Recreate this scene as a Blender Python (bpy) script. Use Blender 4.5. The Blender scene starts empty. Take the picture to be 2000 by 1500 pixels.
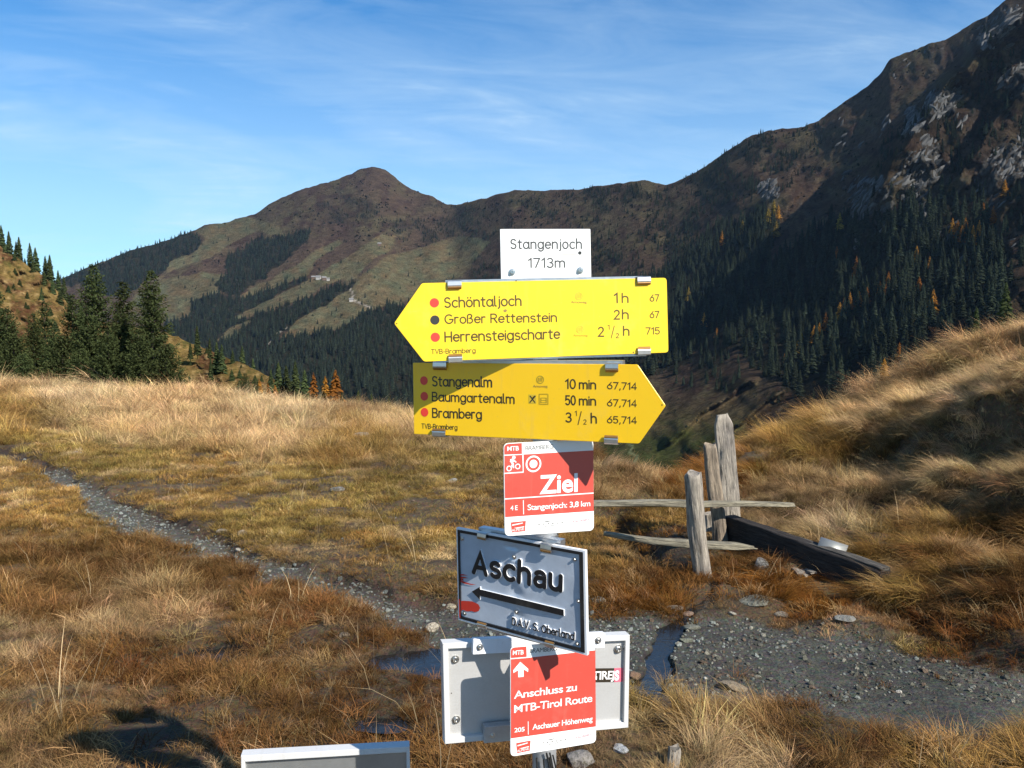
import bpy, math, random
import numpy as np
from mathutils import Vector, Matrix

# ---------------------------------------------------------------- camera, sky, sun, exposure
SC = bpy.context.scene
COL = SC.collection
FPX, CZ = 1700.0, 1.70
PITCH = math.atan(100.0 / FPX)
cam_d = bpy.data.cameras.new("camera")
cam_d.sensor_width = 36.0
cam_d.lens = 36.0 * FPX / 2000.0
cam_d.clip_start = 0.05
cam_d.clip_end = 20000.0
cam = bpy.data.objects.new("camera", cam_d)
COL.objects.link(cam)
cam.location = (0, 0, CZ)
cam.rotation_euler = (math.pi / 2 - PITCH, 0, 0)
SC.camera = cam

SUN_TRAVEL = Vector((-0.99, 1.0, -1.05)).normalized()
SUN_EL = math.asin(-SUN_TRAVEL.z)
SUN_AZ = math.atan2(-SUN_TRAVEL.x, -SUN_TRAVEL.y)      # from +Y towards +X
sun_d = bpy.data.lights.new("sun", 'SUN')
sun_d.energy = 5.0
sun_d.angle = math.radians(0.5)
sun_d.color = (1.0, 0.93, 0.83)
sun = bpy.data.objects.new("sun", sun_d)
COL.objects.link(sun)
sun.rotation_euler = SUN_TRAVEL.to_track_quat('-Z', 'Y').to_euler()

world = bpy.data.worlds.new("World")
SC.world = world
world.use_nodes = True
SC.view_settings.view_transform = 'Standard'
SC.view_settings.look = 'None'
SC.view_settings.gamma = 1.0
SC.view_settings.use_curve_mapping = False
SC.view_settings.exposure = 0.74
SC.cycles.max_bounces = 6
SC.cycles.diffuse_bounces = 2
SC.cycles.glossy_bounces = 3
SC.cycles.transparent_max_bounces = 6
SC.cycles.volume_bounces = 0


class NT:
    """small node-tree helper"""
    def __init__(self, nt):
        self.nt = nt
        nt.nodes.clear()

    def n(self, typ, ins=None, **props):
        nd = self.nt.nodes.new(typ)
        for k, v in props.items():
            setattr(nd, k, v)
        if ins:
            for k, v in ins.items():
                s = nd.inputs[k]
                if isinstance(v, bpy.types.NodeSocket):
                    self.nt.links.new(v, s)
                else:
                    s.default_value = v
        return nd

    def l(self, a, b):
        self.nt.links.new(a, b)

    def math(self, op, a, b=0.0, c=None, clamp=False):
        nd = self.nt.nodes.new('ShaderNodeMath')
        nd.operation = op
        nd.use_clamp = clamp
        for i, v in enumerate((a, b) if c is None else (a, b, c)):
            if isinstance(v, bpy.types.NodeSocket):
                self.nt.links.new(v, nd.inputs[i])
            else:
                nd.inputs[i].default_value = v
        return nd.outputs[0]

    def mix(self, f, a, b, blend='MIX'):
        nd = self.nt.nodes.new('ShaderNodeMix')
        nd.data_type = 'RGBA'
        nd.blend_type = blend
        for s, v in ((nd.inputs[0], f), (nd.inputs[6], a), (nd.inputs[7], b)):
            if isinstance(v, bpy.types.NodeSocket):
                self.nt.links.new(v, s)
            elif s == nd.inputs[0]:
                s.default_value = v
            else:
                s.default_value = (*v, 1.0)
        return nd.outputs[2]

    def ramp(self, f, stops, interp='LINEAR'):
        nd = self.nt.nodes.new('ShaderNodeValToRGB')
        cr = nd.color_ramp
        cr.interpolation = interp
        while len(cr.elements) < len(stops):
            cr.elements.new(0.5)
        for e, (p, c) in zip(cr.elements, stops):
            e.position = p
            e.color = (*c, 1.0) if len(c) == 3 else c
        self.nt.links.new(f, nd.inputs[0])
        return nd.outputs[0]


def build_world():
    w = NT(world.node_tree)
    sky = w.n('ShaderNodeTexSky', sky_type='NISHITA', sun_disc=False, sun_elevation=SUN_EL,
              sun_rotation=SUN_AZ, altitude=1700.0, air_density=1.0, dust_density=0.15, ozone_density=1.6)
    tc = w.n('ShaderNodeTexCoord')
    sep = w.n('ShaderNodeSeparateXYZ', {0: tc.outputs['Generated']})
    z = w.math('MAXIMUM', sep.outputs[2], 0.0)
    zz = w.math('ADD', z, 0.12)
    u = w.math('DIVIDE', sep.outputs[0], zz)
    v = w.math('DIVIDE', sep.outputs[1], zz)
    # streaky cirrus: two stretched noises, slightly rotated
    cx = w.math('ADD', w.math('MULTIPLY', u, 0.50), w.math('MULTIPLY', v, 0.10))
    cy = w.math('ADD', w.math('MULTIPLY', v, 1.0), w.math('MULTIPLY', u, -0.16))
    cv = w.n('ShaderNodeCombineXYZ', {0: cx, 1: cy, 2: 3.7})
    n1 = w.n('ShaderNodeTexNoise', {'Vector': cv.outputs[0], 'Scale': 0.55, 'Detail': 9.0, 'Roughness': 0.57, 'Distortion': 1.5})
    cv2 = w.n('ShaderNodeCombineXYZ', {0: w.math('MULTIPLY', cx, 1.6), 1: w.math('MULTIPLY', cy, 2.0), 2: 9.1})
    n2 = w.n('ShaderNodeTexNoise', {'Vector': cv2.outputs[0], 'Scale': 1.9, 'Detail': 7.0, 'Roughness': 0.62, 'Distortion': 1.2})
    c = w.math('ADD', w.math('MULTIPLY', n1.outputs[0], 0.72), w.math('MULTIPLY', n2.outputs[0], 0.28))
    cloud = w.ramp(c, [(0.45, (0, 0, 0)), (0.54, (.28, .28, .28)), (0.65, (.95, .95, .95))])
    cbw = w.n('ShaderNodeRGBToBW', {0: cloud}).outputs[0]
    # thin veil that thickens to the horizon
    veil = w.ramp(z, [(0.0, (1, 1, 1)), (0.12, (.80, .80, .80)), (0.22, (.46, .46, .46)), (0.32, (.16, .16, .16)), (0.5, (0, 0, 0))])
    vbw = w.n('ShaderNodeRGBToBW', {0: veil}).outputs[0]
    base = w.n('ShaderNodeHueSaturation', {'Saturation': 1.62, 'Value': 1.0, 'Hue': 0.493, 'Color': sky.outputs[0]})
    blue = w.mix(1.0, base.outputs[0], (.50, 1.48, 1.72), 'MULTIPLY')
    veiled = w.mix(w.math('MULTIPLY', vbw, 0.72), blue, SKY_VEIL)
    full = w.mix(w.math('MULTIPLY', cbw, 0.62), veiled, SKY_CLOUD)
    bg = w.n('ShaderNodeBackground', {'Color': full, 'Strength': SKY_STRENGTH})
    out = w.n('ShaderNodeOutputWorld')
    w.l(bg.outputs[0], out.inputs[0])


SKY_STRENGTH = 0.056
SKY_VEIL = (8.2, 10.6, 12.2)
SKY_CLOUD = (8.8, 10.8, 12.0)
build_world()


# ---------------------------------------------------------------- helpers
def ray(px, py):
    """direction through a photo pixel (2000x1500), scaled so that y = 1"""
    cx, cy = (px - 1000.0) / FPX, (750.0 - py) / FPX
    cp, sp = math.cos(PITCH), math.sin(PITCH)
    y = cp + cy * sp
    z = -sp + cy * cp
    return np.array((cx / y, 1.0, z / y))


def at(px, py, Y):
    d = ray(px, py) * Y
    return Vector((d[0], d[1], d[2] + CZ))


def at_np(px, py, Y):
    cx, cy = (px - 1000.0) / FPX, (750.0 - py) / FPX
    cp, sp = math.cos(PITCH), math.sin(PITCH)
    y = cp + cy * sp
    z = -sp + cy * cp
    return cx / y * Y, Y + 0 * px, z / y * Y + CZ


def proj(x, y, z):
    cp, sp = math.cos(PITCH), math.sin(PITCH)
    zz = z - CZ
    f = y * cp - zz * sp
    u = y * sp + zz * cp
    f = np.maximum(f, 1e-3)
    return 1000 + FPX * x / f, 750 - FPX * u / f


def tag(o, label=None, cat=None, group=None, kind=None):
    if label: o['label'] = label
    if cat: o['category'] = cat
    if group: o['group'] = group
    if kind: o['kind'] = kind
    return o


def link(name, me, mat=None, parent=None, loc=None):
    o = bpy.data.objects.new(name, me)
    COL.objects.link(o)
    if mat is not None and not me.materials:
        me.materials.append(mat)
    if parent is not None:
        o.parent = parent
    if loc is not None:
        o.location = loc
    return o


def empty(name, mat4, label, cat, group=None):
    o = bpy.data.objects.new(name, None)
    COL.objects.link(o)
    o.empty_display_size = 0.1
    if isinstance(mat4, Matrix):
        o.matrix_world = mat4
    else:
        o.location = mat4
    return tag(o, label, cat, group)


def mesh(name, verts, faces, smooth=False, mats=None, midx=None):
    me = bpy.data.meshes.new(name)
    me.from_pydata([tuple(v) for v in verts], [], faces)
    if smooth:
        me.polygons.foreach_set('use_smooth', [True] * len(me.polygons))
    if mats:
        for m in mats: me.materials.append(m)
    if midx is not None:
        me.polygons.foreach_set('material_index', midx)
    me.update()
    return me


def mesh_np(name, V, F, smooth=False):
    """V (n,3) floats, F (m,k) ints, all faces the same size"""
    me = bpy.data.meshes.new(name)
    V = np.asarray(V, dtype=np.float32); F = np.asarray(F, dtype=np.int32)
    me.vertices.add(len(V)); me.vertices.foreach_set('co', V.ravel())
    k = F.shape[1]
    me.loops.add(F.size); me.loops.foreach_set('vertex_index', F.ravel())
    me.polygons.add(len(F))
    me.polygons.foreach_set('loop_start', np.arange(0, F.size, k, dtype=np.int32))
    me.polygons.foreach_set('loop_total', np.full(len(F), k, dtype=np.int32))
    if smooth:
        me.polygons.foreach_set('use_smooth', np.ones(len(F), dtype=bool))
    me.update(calc_edges=True)
    return me


def vcol(me, name, C):
    C = np.asarray(C, dtype=np.float32)
    if C.shape[1] == 3:
        C = np.hstack([C, np.ones((len(C), 1), dtype=np.float32)])
    a = me.color_attributes.new(name, 'FLOAT_COLOR', 'POINT')
    a.data.foreach_set('color', C.ravel())


def grid_faces(nr, nc, wrap=False):
    i = np.arange(nr - 1)[:, None] * nc
    j = np.arange(nc - 1)[None, :]
    a = (i + j).ravel()
    return np.stack([a, a + 1, a + nc + 1, a + nc], 1)


# --- noise
def _h(ix, iy, s):
    n = (ix.astype(np.int64) * 374761393 + iy.astype(np.int64) * 668265263 + s * 1442695041) & 0xffffffff
    n = ((n ^ (n >> 13)) * 1274126177) & 0xffffffff
    n = (n ^ (n >> 16)) & 0xffffffff
    return n / 4294967295.0


def vnoise(x, y, s=0):
    x0 = np.floor(x); y0 = np.floor(y)
    fx = x - x0; fy = y - y0
    fx = fx * fx * fx * (fx * (fx * 6 - 15) + 10); fy = fy * fy * fy * (fy * (fy * 6 - 15) + 10)
    a = _h(x0, y0, s); b = _h(x0 + 1, y0, s); c = _h(x0, y0 + 1, s); d = _h(x0 + 1, y0 + 1, s)
    return (a + (b - a) * fx) * (1 - fy) + (c + (d - c) * fx) * fy


def fbm(x, y, s=0, o=5, lac=2.03, g=0.5):
    t = 0; a = 1.0; n = 0.0
    for i in range(o):
        t = t + a * (vnoise(x + 17.3 * i, y - 9.1 * i, s + i) * 2 - 1)
        n += a; a *= g; x = x * lac; y = y * lac
    return t / n


def ridged(x, y, s=0, o=5, g=0.5):
    t = 0; a = 1.0; n = 0.0
    for i in range(o):
        t = t + a * (1 - np.abs(vnoise(x + 5.7 * i, y + 3.3 * i, s + i) * 2 - 1) * 2)
        n += a; a *= g; x = x * 2.07; y = y * 2.07
    return t / n


def sstep(a, b, x):
    t = np.clip((x - a) / (b - a), 0, 1)
    return t * t * (3 - 2 * t)


def tab(pts, x):
    p = np.array(pts, dtype=float)
    return np.interp(x, p[:, 0], p[:, 1])


def smoothtab(pts, x, w=8.0):
    return sum(tab(pts, x + d * w) * k for d, k in ((-2, .1), (-1, .2), (0, .4), (1, .2), (2, .1)))


def poly_dist(px, py, pts):
    """distance to a polyline, signed: positive on the right hand side when walking along pts (image y down); and the parameter 0..1"""
    best = np.full(np.shape(px), 1e9); sg = np.ones(np.shape(px)); par = np.zeros(np.shape(px))
    P = np.array(pts, dtype=float)
    L = np.hypot(*(P[1:] - P[:-1]).T); tot = L.sum(); acc = 0
    for i in range(len(P) - 1):
        a, b = P[i], P[i + 1]; d = b - a
        t = np.clip(((px - a[0]) * d[0] + (py - a[1]) * d[1]) / (d @ d), 0, 1)
        dx = px - a[0] - t * d[0]; dy = py - a[1] - t * d[1]
        r = np.hypot(dx, dy)
        s = np.sign(d[0] * (py - a[1]) - d[1] * (px - a[0]))
        m = r < best
        best = np.where(m, r, best); sg = np.where(m, s, sg); par = np.where(m, (acc + t * L[i]) / tot, par)
        acc += L[i]
    return best * sg, par


def in_poly(px, py, poly):
    r = np.zeros(np.shape(px), dtype=bool)
    n = len(poly)
    for i in range(n):
        x1, y1 = poly[i]; x2, y2 = poly[(i + 1) % n]
        if y1 == y2: continue
        c = ((y1 > py) != (y2 > py)) & (px < (x2 - x1) * (py - y1) / (y2 - y1) + x1)
        r ^= c
    return r


def srgb(r, g, b):
    def f(c):
        c /= 255.0
        return c / 12.92 if c <= 0.04045 else ((c + 0.055) / 1.055) ** 2.4
    return (f(r), f(g), f(b))


# --- materials
def mat_new(name):
    m = bpy.data.materials.new(name)
    m.use_nodes = True
    return m, NT(m.node_tree)


def mat_simple(name, col, rough=0.5, metal=0.0, var=0.12, scale=30.0, bump=0.0, bscale=None, spec=0.5, dirt=None, dirt_amt=0.4, dscale=4.0, stretch=None):
    m, t = mat_new(name)
    tc = t.n('ShaderNodeTexCoord')
    vec = tc.outputs['Object']
    if stretch:
        vec = t.n('ShaderNodeMapping', {'Vector': vec, 'Scale': stretch}).outputs[0]
    nz = t.n('ShaderNodeTexNoise', {'Vector': vec, 'Scale': scale, 'Detail': 6.0, 'Roughness': 0.6})
    dark = tuple(c * (1 - var) for c in col); lite = tuple(min(1, c * (1 + var)) for c in col)
    c = t.mix(nz.outputs[0], dark, lite)
    if dirt is not None:
        nd = t.n('ShaderNodeTexNoise', {'Vector': vec, 'Scale': dscale, 'Detail': 8.0, 'Roughness': 0.7})
        f = t.ramp(nd.outputs[0], [(0.45, (0, 0, 0)), (0.72, (dirt_amt,) * 3)])
        c = t.mix(f, c, dirt)
    rg = t.math('ADD', rough - 0.06, t.math('MULTIPLY', nz.outputs[0], 0.12))
    ins = {'Base Color': c, 'Roughness': rg, 'Metallic': metal, 'Specular IOR Level': spec}
    b = t.n('ShaderNodeBsdfPrincipled', ins)
    if bump:
        nb = t.n('ShaderNodeTexNoise', {'Vector': vec, 'Scale': bscale or scale, 'Detail': 8.0, 'Roughness': 0.65})
        bp = t.n('ShaderNodeBump', {'Height': nb.outputs[0], 'Strength': 1.0, 'Distance': bump})
        t.l(bp.outputs[0], b.inputs['Normal'])
    o = t.n('ShaderNodeOutputMaterial')
    t.l(b.outputs[0], o.inputs[0])
    return m
# ---------------------------------------------------------------- far mountains (one heightfield seen over the valley)
SKYL = [(-700, 760), (-400, 680), (-100, 600), (60, 562), (130, 540), (180, 520), (215, 505), (250, 492), (330, 468), (400, 440), (440, 434),
        (475, 424), (500, 418), (520, 402), (560, 382), (590, 369), (640, 356), (680, 342), (705, 330), (728, 325), (745, 328), (765, 340),
        (790, 360), (815, 374), (845, 384), (872, 400), (890, 401), (920, 393), (970, 380), (1000, 372), (1060, 373), (1120, 370),
        (1180, 362), (1225, 356), (1250, 351), (1275, 356), (1300, 363), (1330, 350), (1370, 330), (1400, 310), (1440, 281), (1470, 264), (1510, 254), (1560, 249),
        (1600, 236), (1640, 205), (1680, 180), (1715, 150), (1738, 117), (1775, 100), (1815, 85), (1850, 78), (1890, 50), (1930, 30), (1962, 0), (2000, -18), (2060, -60),
        (2200, -130), (2500, -220), (2900, -300)]
DCREST = [(-700, 2300), (130, 2300), (720, 2650), (800, 2600), (880, 2400), (1000, 2050), (1250, 1660), (1480, 1420), (1740, 1260), (2000, 1120), (2300, 1000), (2900, 900)]
BOTY = [(-700, 860), (0, 850), (600, 860), (1000, 930), (1200, 980), (1450, 980), (1700, 900), (2000, 820), (2900, 780)]
DFOOT = [(-700, 1000), (0, 900), (600, 820), (1000, 560), (1200, 430), (1450, 350), (1700, 310), (2000, 280), (2900, 240)]


SPURS = [  # crest line, amplitude, width of the lit flank, width of the steep flank
    ([(2090, -20), (1985, 45), (1925, 100), (1850, 175), (1790, 240), (1745, 320), (1700, 400), (1672, 470), (1640, 560), (1600, 680)], 0.30, 150, 9),
    ([(2150, 60), (2010, 150), (1945, 235), (1890, 320), (1835, 400), (1780, 480), (1740, 580)], 0.20, 90, 9),
    ([(2200, 220), (2030, 330), (1965, 400), (1925, 480), (1880, 580)], 0.17, 80, 9),
    ([(1560, 330), (1500, 400), (1462, 480), (1430, 560), (1400, 640), (1370, 720)], 0.05, 90, 14),
    ([(1420, 430), (1330, 520), (1290, 620), (1270, 760)], 0.03, 60, 20),
    ([(1345, 905), (1430, 835), (1500, 785), (1560, 750)], 0.07, 40, 6),
    ([(1290, 880), (1380, 800), (1440, 760), (1500, 725)], 0.06, 40, 6),
    ([(2150, 560), (1990, 570), (1900, 640), (1820, 730)], 0.12, 80, 12),
    ([(900, 560), (760, 660), (640, 730)], 0.02, 60, 30),
    ([(880, 470), (740, 530), (620, 600), (480, 690)], 0.022, 60, 30),
    ([(760, 470), (650, 520), (560, 580), (460, 670)], 0.022, 50, 30),
    ([(730, 325), (660, 400), (560, 470), (470, 520), (350, 600)], 0.020, 120, 70),
    ([(740, 330), (790, 400), (830, 440)], 0.012, 40, 60),
]


def far_depth(px, py):
    S = smoothtab(SKYL, px, 3.0); B = tab(BOTY, px)
    t = np.clip((py - S) / (B - S), 0, 1)
    Dc = smoothtab(DCREST, px, 30); Df = smoothtab(DFOOT, px, 30)
    D = Df + (Dc - Df) * (1 - t) ** 1.15
    k = np.minimum(1, (py - S) / 40.0) * np.minimum(1.0, (B - py) / 40.0)
    k = np.clip(k, 0, 1)
    right = sstep(1150, 1500, px)
    warp = fbm(px / 90.0, py / 90.0, 3, 4) * 16
    top = 0 * px
    for pts, a, w1, w2 in SPURS:
        d, par = poly_dist(px + warp, py + warp * .6, pts)
        d = -d                                   # lines run downwards to the left: the right hand side is up-left
        f = np.where(d > 0, np.exp(-np.abs(d) / w1), np.exp(-(np.abs(d) / w2) ** 1.5))
        f = f * sstep(0, .12, par) * sstep(1.0, .8, par) if a < .15 else f * sstep(1.0, .45, par)
        if a >= .15:
            top = np.maximum(top, a * f)
        else:
            D = D * (1 - a * f * k)
    D = D * (1 - top * k)
    # diagonal gullies and rough ground
    u = (px * 0.77 + py * 0.64); v = (-px * 0.64 + py * 0.77)
    D = D * (1 - k * (right * 0.010 + 0.006) * ridged(u / 75.0, v / 260.0, 11, 4))
    D = D * (1 + k * (0.009 + 0.006 * right) * fbm(px / 38.0, py / 38.0, 21, 5, g=.55))
    return D


ROCKS_PX = [[(1680, 350), (1725, 345), (1745, 400), (1700, 440), (1672, 440), (1668, 390)],
            [(1770, 300), (1835, 285), (1828, 350), (1790, 385), (1765, 380), (1758, 340)],
            [(1812, 185), (1868, 172), (1870, 210), (1835, 232), (1800, 215)],
            [(1940, 290), (1995, 270), (2005, 345), (1960, 372), (1915, 380), (1905, 345)],
            [(1925, 30), (1990, 5), (2000, 40), (1940, 95), (1905, 85)],
            [(1960, 150), (2010, 120), (2010, 165), (1975, 185)],
            [(1770, 215), (1790, 205), (1800, 250), (1775, 262)],
            [(1480, 360), (1510, 350), (1520, 385), (1495, 395)]]

PASTURES = [[(266, 580), (324, 544), (400, 532), (444, 536), (420, 556), (434, 572), (376, 588), (376, 620), (324, 628), (262, 624), (235, 600)],
            [(380, 448), (480, 424), (540, 440), (560, 460), (500, 452), (460, 472), (412, 500), (340, 524), (300, 548), (324, 540), (330, 510), (380, 492), (400, 468)],
            [(466, 580), (500, 560), (580, 516), (632, 480), (660, 468), (668, 476), (616, 512), (600, 536), (540, 560), (480, 582)],
            [(452, 620), (540, 580), (620, 536), (700, 488), (732, 460), (780, 460), (760, 492), (724, 508), (700, 540), (636, 556), (600, 580), (520, 608), (460, 624)],
            [(552, 660), (580, 628), (680, 568), (708, 536), (760, 500), (800, 488), (900, 460), (960, 470), (900, 540), (860, 560), (780, 596), (720, 604), (680, 632), (652, 644), (612, 652)],
            [(426, 664), (450, 640), (500, 622), (470, 650), (430, 668)]]
DENSE = [[(40, 560), (125, 536), (200, 512), (260, 484), (353, 458), (385, 462), (400, 480), (340, 512), (300, 540), (260, 572), (232, 580), (124, 556)],
         [(444, 500), (500, 468), (572, 456), (604, 452), (600, 472), (540, 524), (500, 556), (460, 580), (432, 572), (420, 556), (444, 536), (440, 516)],
         [(324, 628), (376, 620), (376, 588), (432, 576), (468, 582), (520, 566), (596, 540), (596, 548), (460, 624), (500, 616), (700, 546), (704, 556), (552, 652), (548, 664), (612, 652), (652, 644), (720, 606),
          (820, 596), (870, 560), (930, 560), (1000, 600), (1100, 640), (1180, 640), (1230, 720), (1200, 800), (1000, 830), (324, 860)],
         [(1180, 560), (1300, 530), (1400, 440), (1500, 420), (1520, 450), (1500, 520), (1440, 600), (1400, 640), (1330, 720), (1240, 740), (1180, 690)],
         [(1450, 560), (1560, 470), (1650, 420), (1700, 440), (1760, 400), (1880, 380), (1930, 440), (1960, 540), (1960, 700), (1700, 780), (1560, 780), (1450, 700), (1400, 660)]]
SPARSE = [([(560, 420), (690, 380), (760, 420), (900, 400), (1250, 360), (1300, 400), (1180, 560), (1000, 590), (900, 540), (780, 460)], 0.20),
          ([(1290, 370), (1480, 262), (1620, 240), (1600, 330), (1480, 430), (1300, 520), (1150, 560), (1100, 480)], 0.16),
          ([(1700, 300), (1850, 180), (2000, 90), (2050, 200), (2050, 420), (1960, 520), (1700, 420)], 0.25),
          ([(1240, 700), (1450, 560), (1500, 700), (1440, 770), (1330, 760)], 0.25),
          ([(640, 360), (800, 420), (850, 390), (900, 420), (780, 440), (700, 430)], 0.12),
          ([(1900, 480), (2080, 480), (2080, 620), (1800, 780), (1600, 800), (1480, 790)], 0.5)]


def poly_field(px, py, polys, warp=8):
    wx = px + fbm(px / 22.0, py / 22.0, 77, 3) * warp; wy = py + fbm(px / 22.0, py / 22.0, 99, 3) * warp * .7
    r = np.zeros(np.shape(px), dtype=bool)
    for p in polys:
        r |= in_poly(wx, wy, p)
    return r


def forest_density(px, py):
    d = np.zeros(np.shape(px))
    wx = px + fbm(px / 25.0, py / 25.0, 55, 3) * 14; wy = py + fbm(px / 25.0, py / 25.0, 66, 3) * 9
    for p, a in SPARSE:
        clump = sstep(-.15, .3, fbm(px / 30.0, py / 22.0, 33, 3))
        d = np.maximum(d, np.where(in_poly(wx, wy, p), a * (.2 + 1.6 * clump), 0))
    d = np.where(poly_field(px, py, DENSE, 12), 1.0, d)
    d = np.where(poly_field(px, py, PASTURES, 5), 0.012, d)
    for p in ROCKS_PX:
        d = np.where(in_poly(px, py, p), 0.05, d)
    return d


def build_far():
    pxs = np.concatenate([np.arange(-700, -60, 16), np.arange(-60, 2080, 3.4), np.arange(2080, 2900, 16)])
    nr = 250
    S = smoothtab(SKYL, pxs, 3.0) + fbm(pxs / 14.0, pxs * 0 + 2, 5, 3) * 2.6
    B = tab(BOTY, pxs)
    T = np.linspace(0, 1, nr)[:, None]
    PY = S[None, :] + (B - S)[None, :] * T
    PX = np.broadcast_to(pxs, PY.shape)
    D = far_depth(PX, PY)
    X, Y, Z = at_np(PX, PY, D)
    dens = forest_density(PX, PY)
    past = poly_field(PX, PY, PASTURES, 6)
    # base colours of the ground itself
    n1 = fbm(PX / 60., PY / 40., 8, 5)[..., None]; n2 = fbm(PX / 16., PY / 11., 9, 5)[..., None]
    u = (PX * 0.77 + PY * 0.64); v = (-PX * 0.64 + PY * 0.77)
    streak = fbm(u / 12., v / 90., 14, 4)[..., None]
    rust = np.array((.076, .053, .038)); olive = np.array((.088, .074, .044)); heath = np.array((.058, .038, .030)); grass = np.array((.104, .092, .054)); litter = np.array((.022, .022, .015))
    C = rust + (olive - rust) * np.clip(.45 + n1 * 1.6 + n2 * .7 + streak * .8, 0, 1)
    C = C + (heath - C) * np.clip(.2 + n2 * 1.6 + streak * 1.2, 0, 1)
    C = np.where(past[..., None], grass * (1 + .22 * n1 + .16 * streak) + np.array((.012, -.004, -.004)) * n2 * 2, C)
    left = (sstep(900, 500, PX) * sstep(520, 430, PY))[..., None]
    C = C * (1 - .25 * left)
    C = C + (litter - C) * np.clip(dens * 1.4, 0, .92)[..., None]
    # valley floor
    vf = (sstep(760, 830, PY) * sstep(1150, 1190, PX) * sstep(1520, 1440, PX))[..., None]
    vg = np.array((.058, .066, .022)); vb = np.array((.105, .082, .044))
    C = C + ((vb + (vg - vb) * np.clip(sstep(800, 880, PY)[..., None] + n2 * .8, 0, 1)) - C) * vf
    rock = np.array((.075, .074, .070))
    rk = np.zeros(PX.shape)
    for p in ROCKS_PX:
        rk = np.maximum(rk, in_poly(PX + fbm(PX / 9., PY / 9., 2, 3) * 14, PY + fbm(PX / 9., PY / 9., 4, 3) * 14, p) * 1.0)
    extra = sstep(.28, .42, fbm(PX / 20., PY / 30., 41, 4)) * sstep(1400, 1650, PX) * sstep(520, 420, PY) * .55
    rk = np.clip(np.maximum(rk, extra) * (.25 + 1.1 * (fbm(PX / 6., PY / 12., 6, 4) + .30)), 0, 1)
    C = C + (rock * (1 + .3 * n2) - C) * rk[..., None]
    # craggy relief where the rock shows
    D2 = D * (1 - rk * (.006 + .016 * ridged((PX + PY * .5) / 14., PY / 30., 71, 4)))
    # the zig-zag farm road and the stream
    for pts, w, colr in (([(683, 563), (690, 576), (688, 586), (698, 590), (712, 596), (724, 600)], 1.6, (.30, .27, .24)),
                         ([(1222, 862), (1236, 872), (1230, 884), (1246, 892), (1238, 905)], 2.4, (.13, .15, .08)),
                         ([(524, 672), (540, 652), (560, 640)], 1.4, (.22, .20, .17))):
        d, _ = poly_dist(PX, PY, pts)
        m = (np.abs(d) < w)[..., None]
        C = np.where(m, np.array(colr), C)
    X, Y, Z = at_np(PX, PY, D2)
    # the side turned away, behind the crest
    bx, by, bz = [], [], []
    for q in (1.02, 1.08, 1.2, 1.5, 2.0):
        bx.append(X[0] * q); by.append(Y[0] * q); bz.append(Z[0] - (q - 1) * Y[0] * .55)
    X = np.vstack(bx[::-1] + [X]); Y = np.vstack(by[::-1] + [Y]); Z = np.vstack(bz[::-1] + [Z])
    C = np.concatenate([np.broadcast_to(C[:1], (5,) + C.shape[1:]), C], 0)
    # run on under the meadow so that the valley has a floor
    q = .55
    X = np.vstack([X, X[-1:] * q]); Y = np.vstack([Y, Y[-1:] * q]); Z = np.vstack([Z, Z[-1:] - 12.0]); C = np.concatenate([C, C[-1:]], 0)
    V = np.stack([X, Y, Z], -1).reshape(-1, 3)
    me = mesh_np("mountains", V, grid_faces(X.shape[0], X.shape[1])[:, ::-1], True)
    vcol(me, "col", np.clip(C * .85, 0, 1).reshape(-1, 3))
    m, t = mat_new("mountain_ground")
    at_ = t.n('ShaderNodeAttribute', attribute_name='col')
    tc = t.n('ShaderNodeNewGeometry')
    nz = t.n('ShaderNodeTexNoise', {'Vector': tc.outputs['Position'], 'Scale': 0.05, 'Detail': 12.0, 'Roughness': 0.72})
    nz2 = t.n('ShaderNodeTexNoise', {'Vector': tc.outputs['Position'], 'Scale': 0.28, 'Detail': 6.0, 'Roughness': 0.7})
    f = t.ramp(nz.outputs[0], [(0.32, (.55, .52, .50)), (0.68, (1.4, 1.4, 1.35))])
    f2 = t.ramp(nz2.outputs[0], [(0.35, (.62, .60, .58)), (0.65, (1.3, 1.32, 1.3))])
    c = t.mix(1.0, at_.outputs['Color'], f, 'MULTIPLY'); c = t.mix(1.0, c, f2, 'MULTIPLY')
    h = t.math('ADD', t.math('MULTIPLY', nz.outputs[0], 22.0), t.math('MULTIPLY', nz2.outputs[0], 3.5))
    bp = t.n('ShaderNodeBump', {'Height': h, 'Strength': 0.75, 'Distance': 1.0})
    b = t.n('ShaderNodeBsdfDiffuse', {'Color': c, 'Roughness': 1.0, 'Normal': bp.outputs[0]})
    o = t.n('ShaderNodeOutputMaterial'); t.l(b.outputs[0], o.inputs[0])
    tag(link("mountains", me, m), kind='structure')


# ---------------------------------------------------------------- grassy hill close on the left
HSKY = [(-500, 180), (-200, 330), (-60, 440), (0, 482), (50, 515), (100, 552), (125, 585), (150, 615), (200, 628), (270, 640), (329, 651), (380, 672), (437, 696), (500, 722), (542, 745), (580, 772), (640, 830), (700, 900)]
HDC = [(-500, 260), (0, 230), (125, 190), (330, 150), (560, 95), (700, 80)]


def hill_depth(px, py):
    S = smoothtab(HSKY, px, 6.0)
    t = np.clip((py - S) / (900 - S), 0, 1)
    D = 52 + (smoothtab(HDC, px, 20) - 52) * (1 - t) ** 1.3
    k = np.clip((py - S) / 15.0, 0, 1)
    D = D * (1 + k * .03 * fbm(px / 40., py / 18., 61, 5) + k * .02 * ridged((px + py) / 60., (px - py) / 30., 63, 3))
    return D


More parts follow.
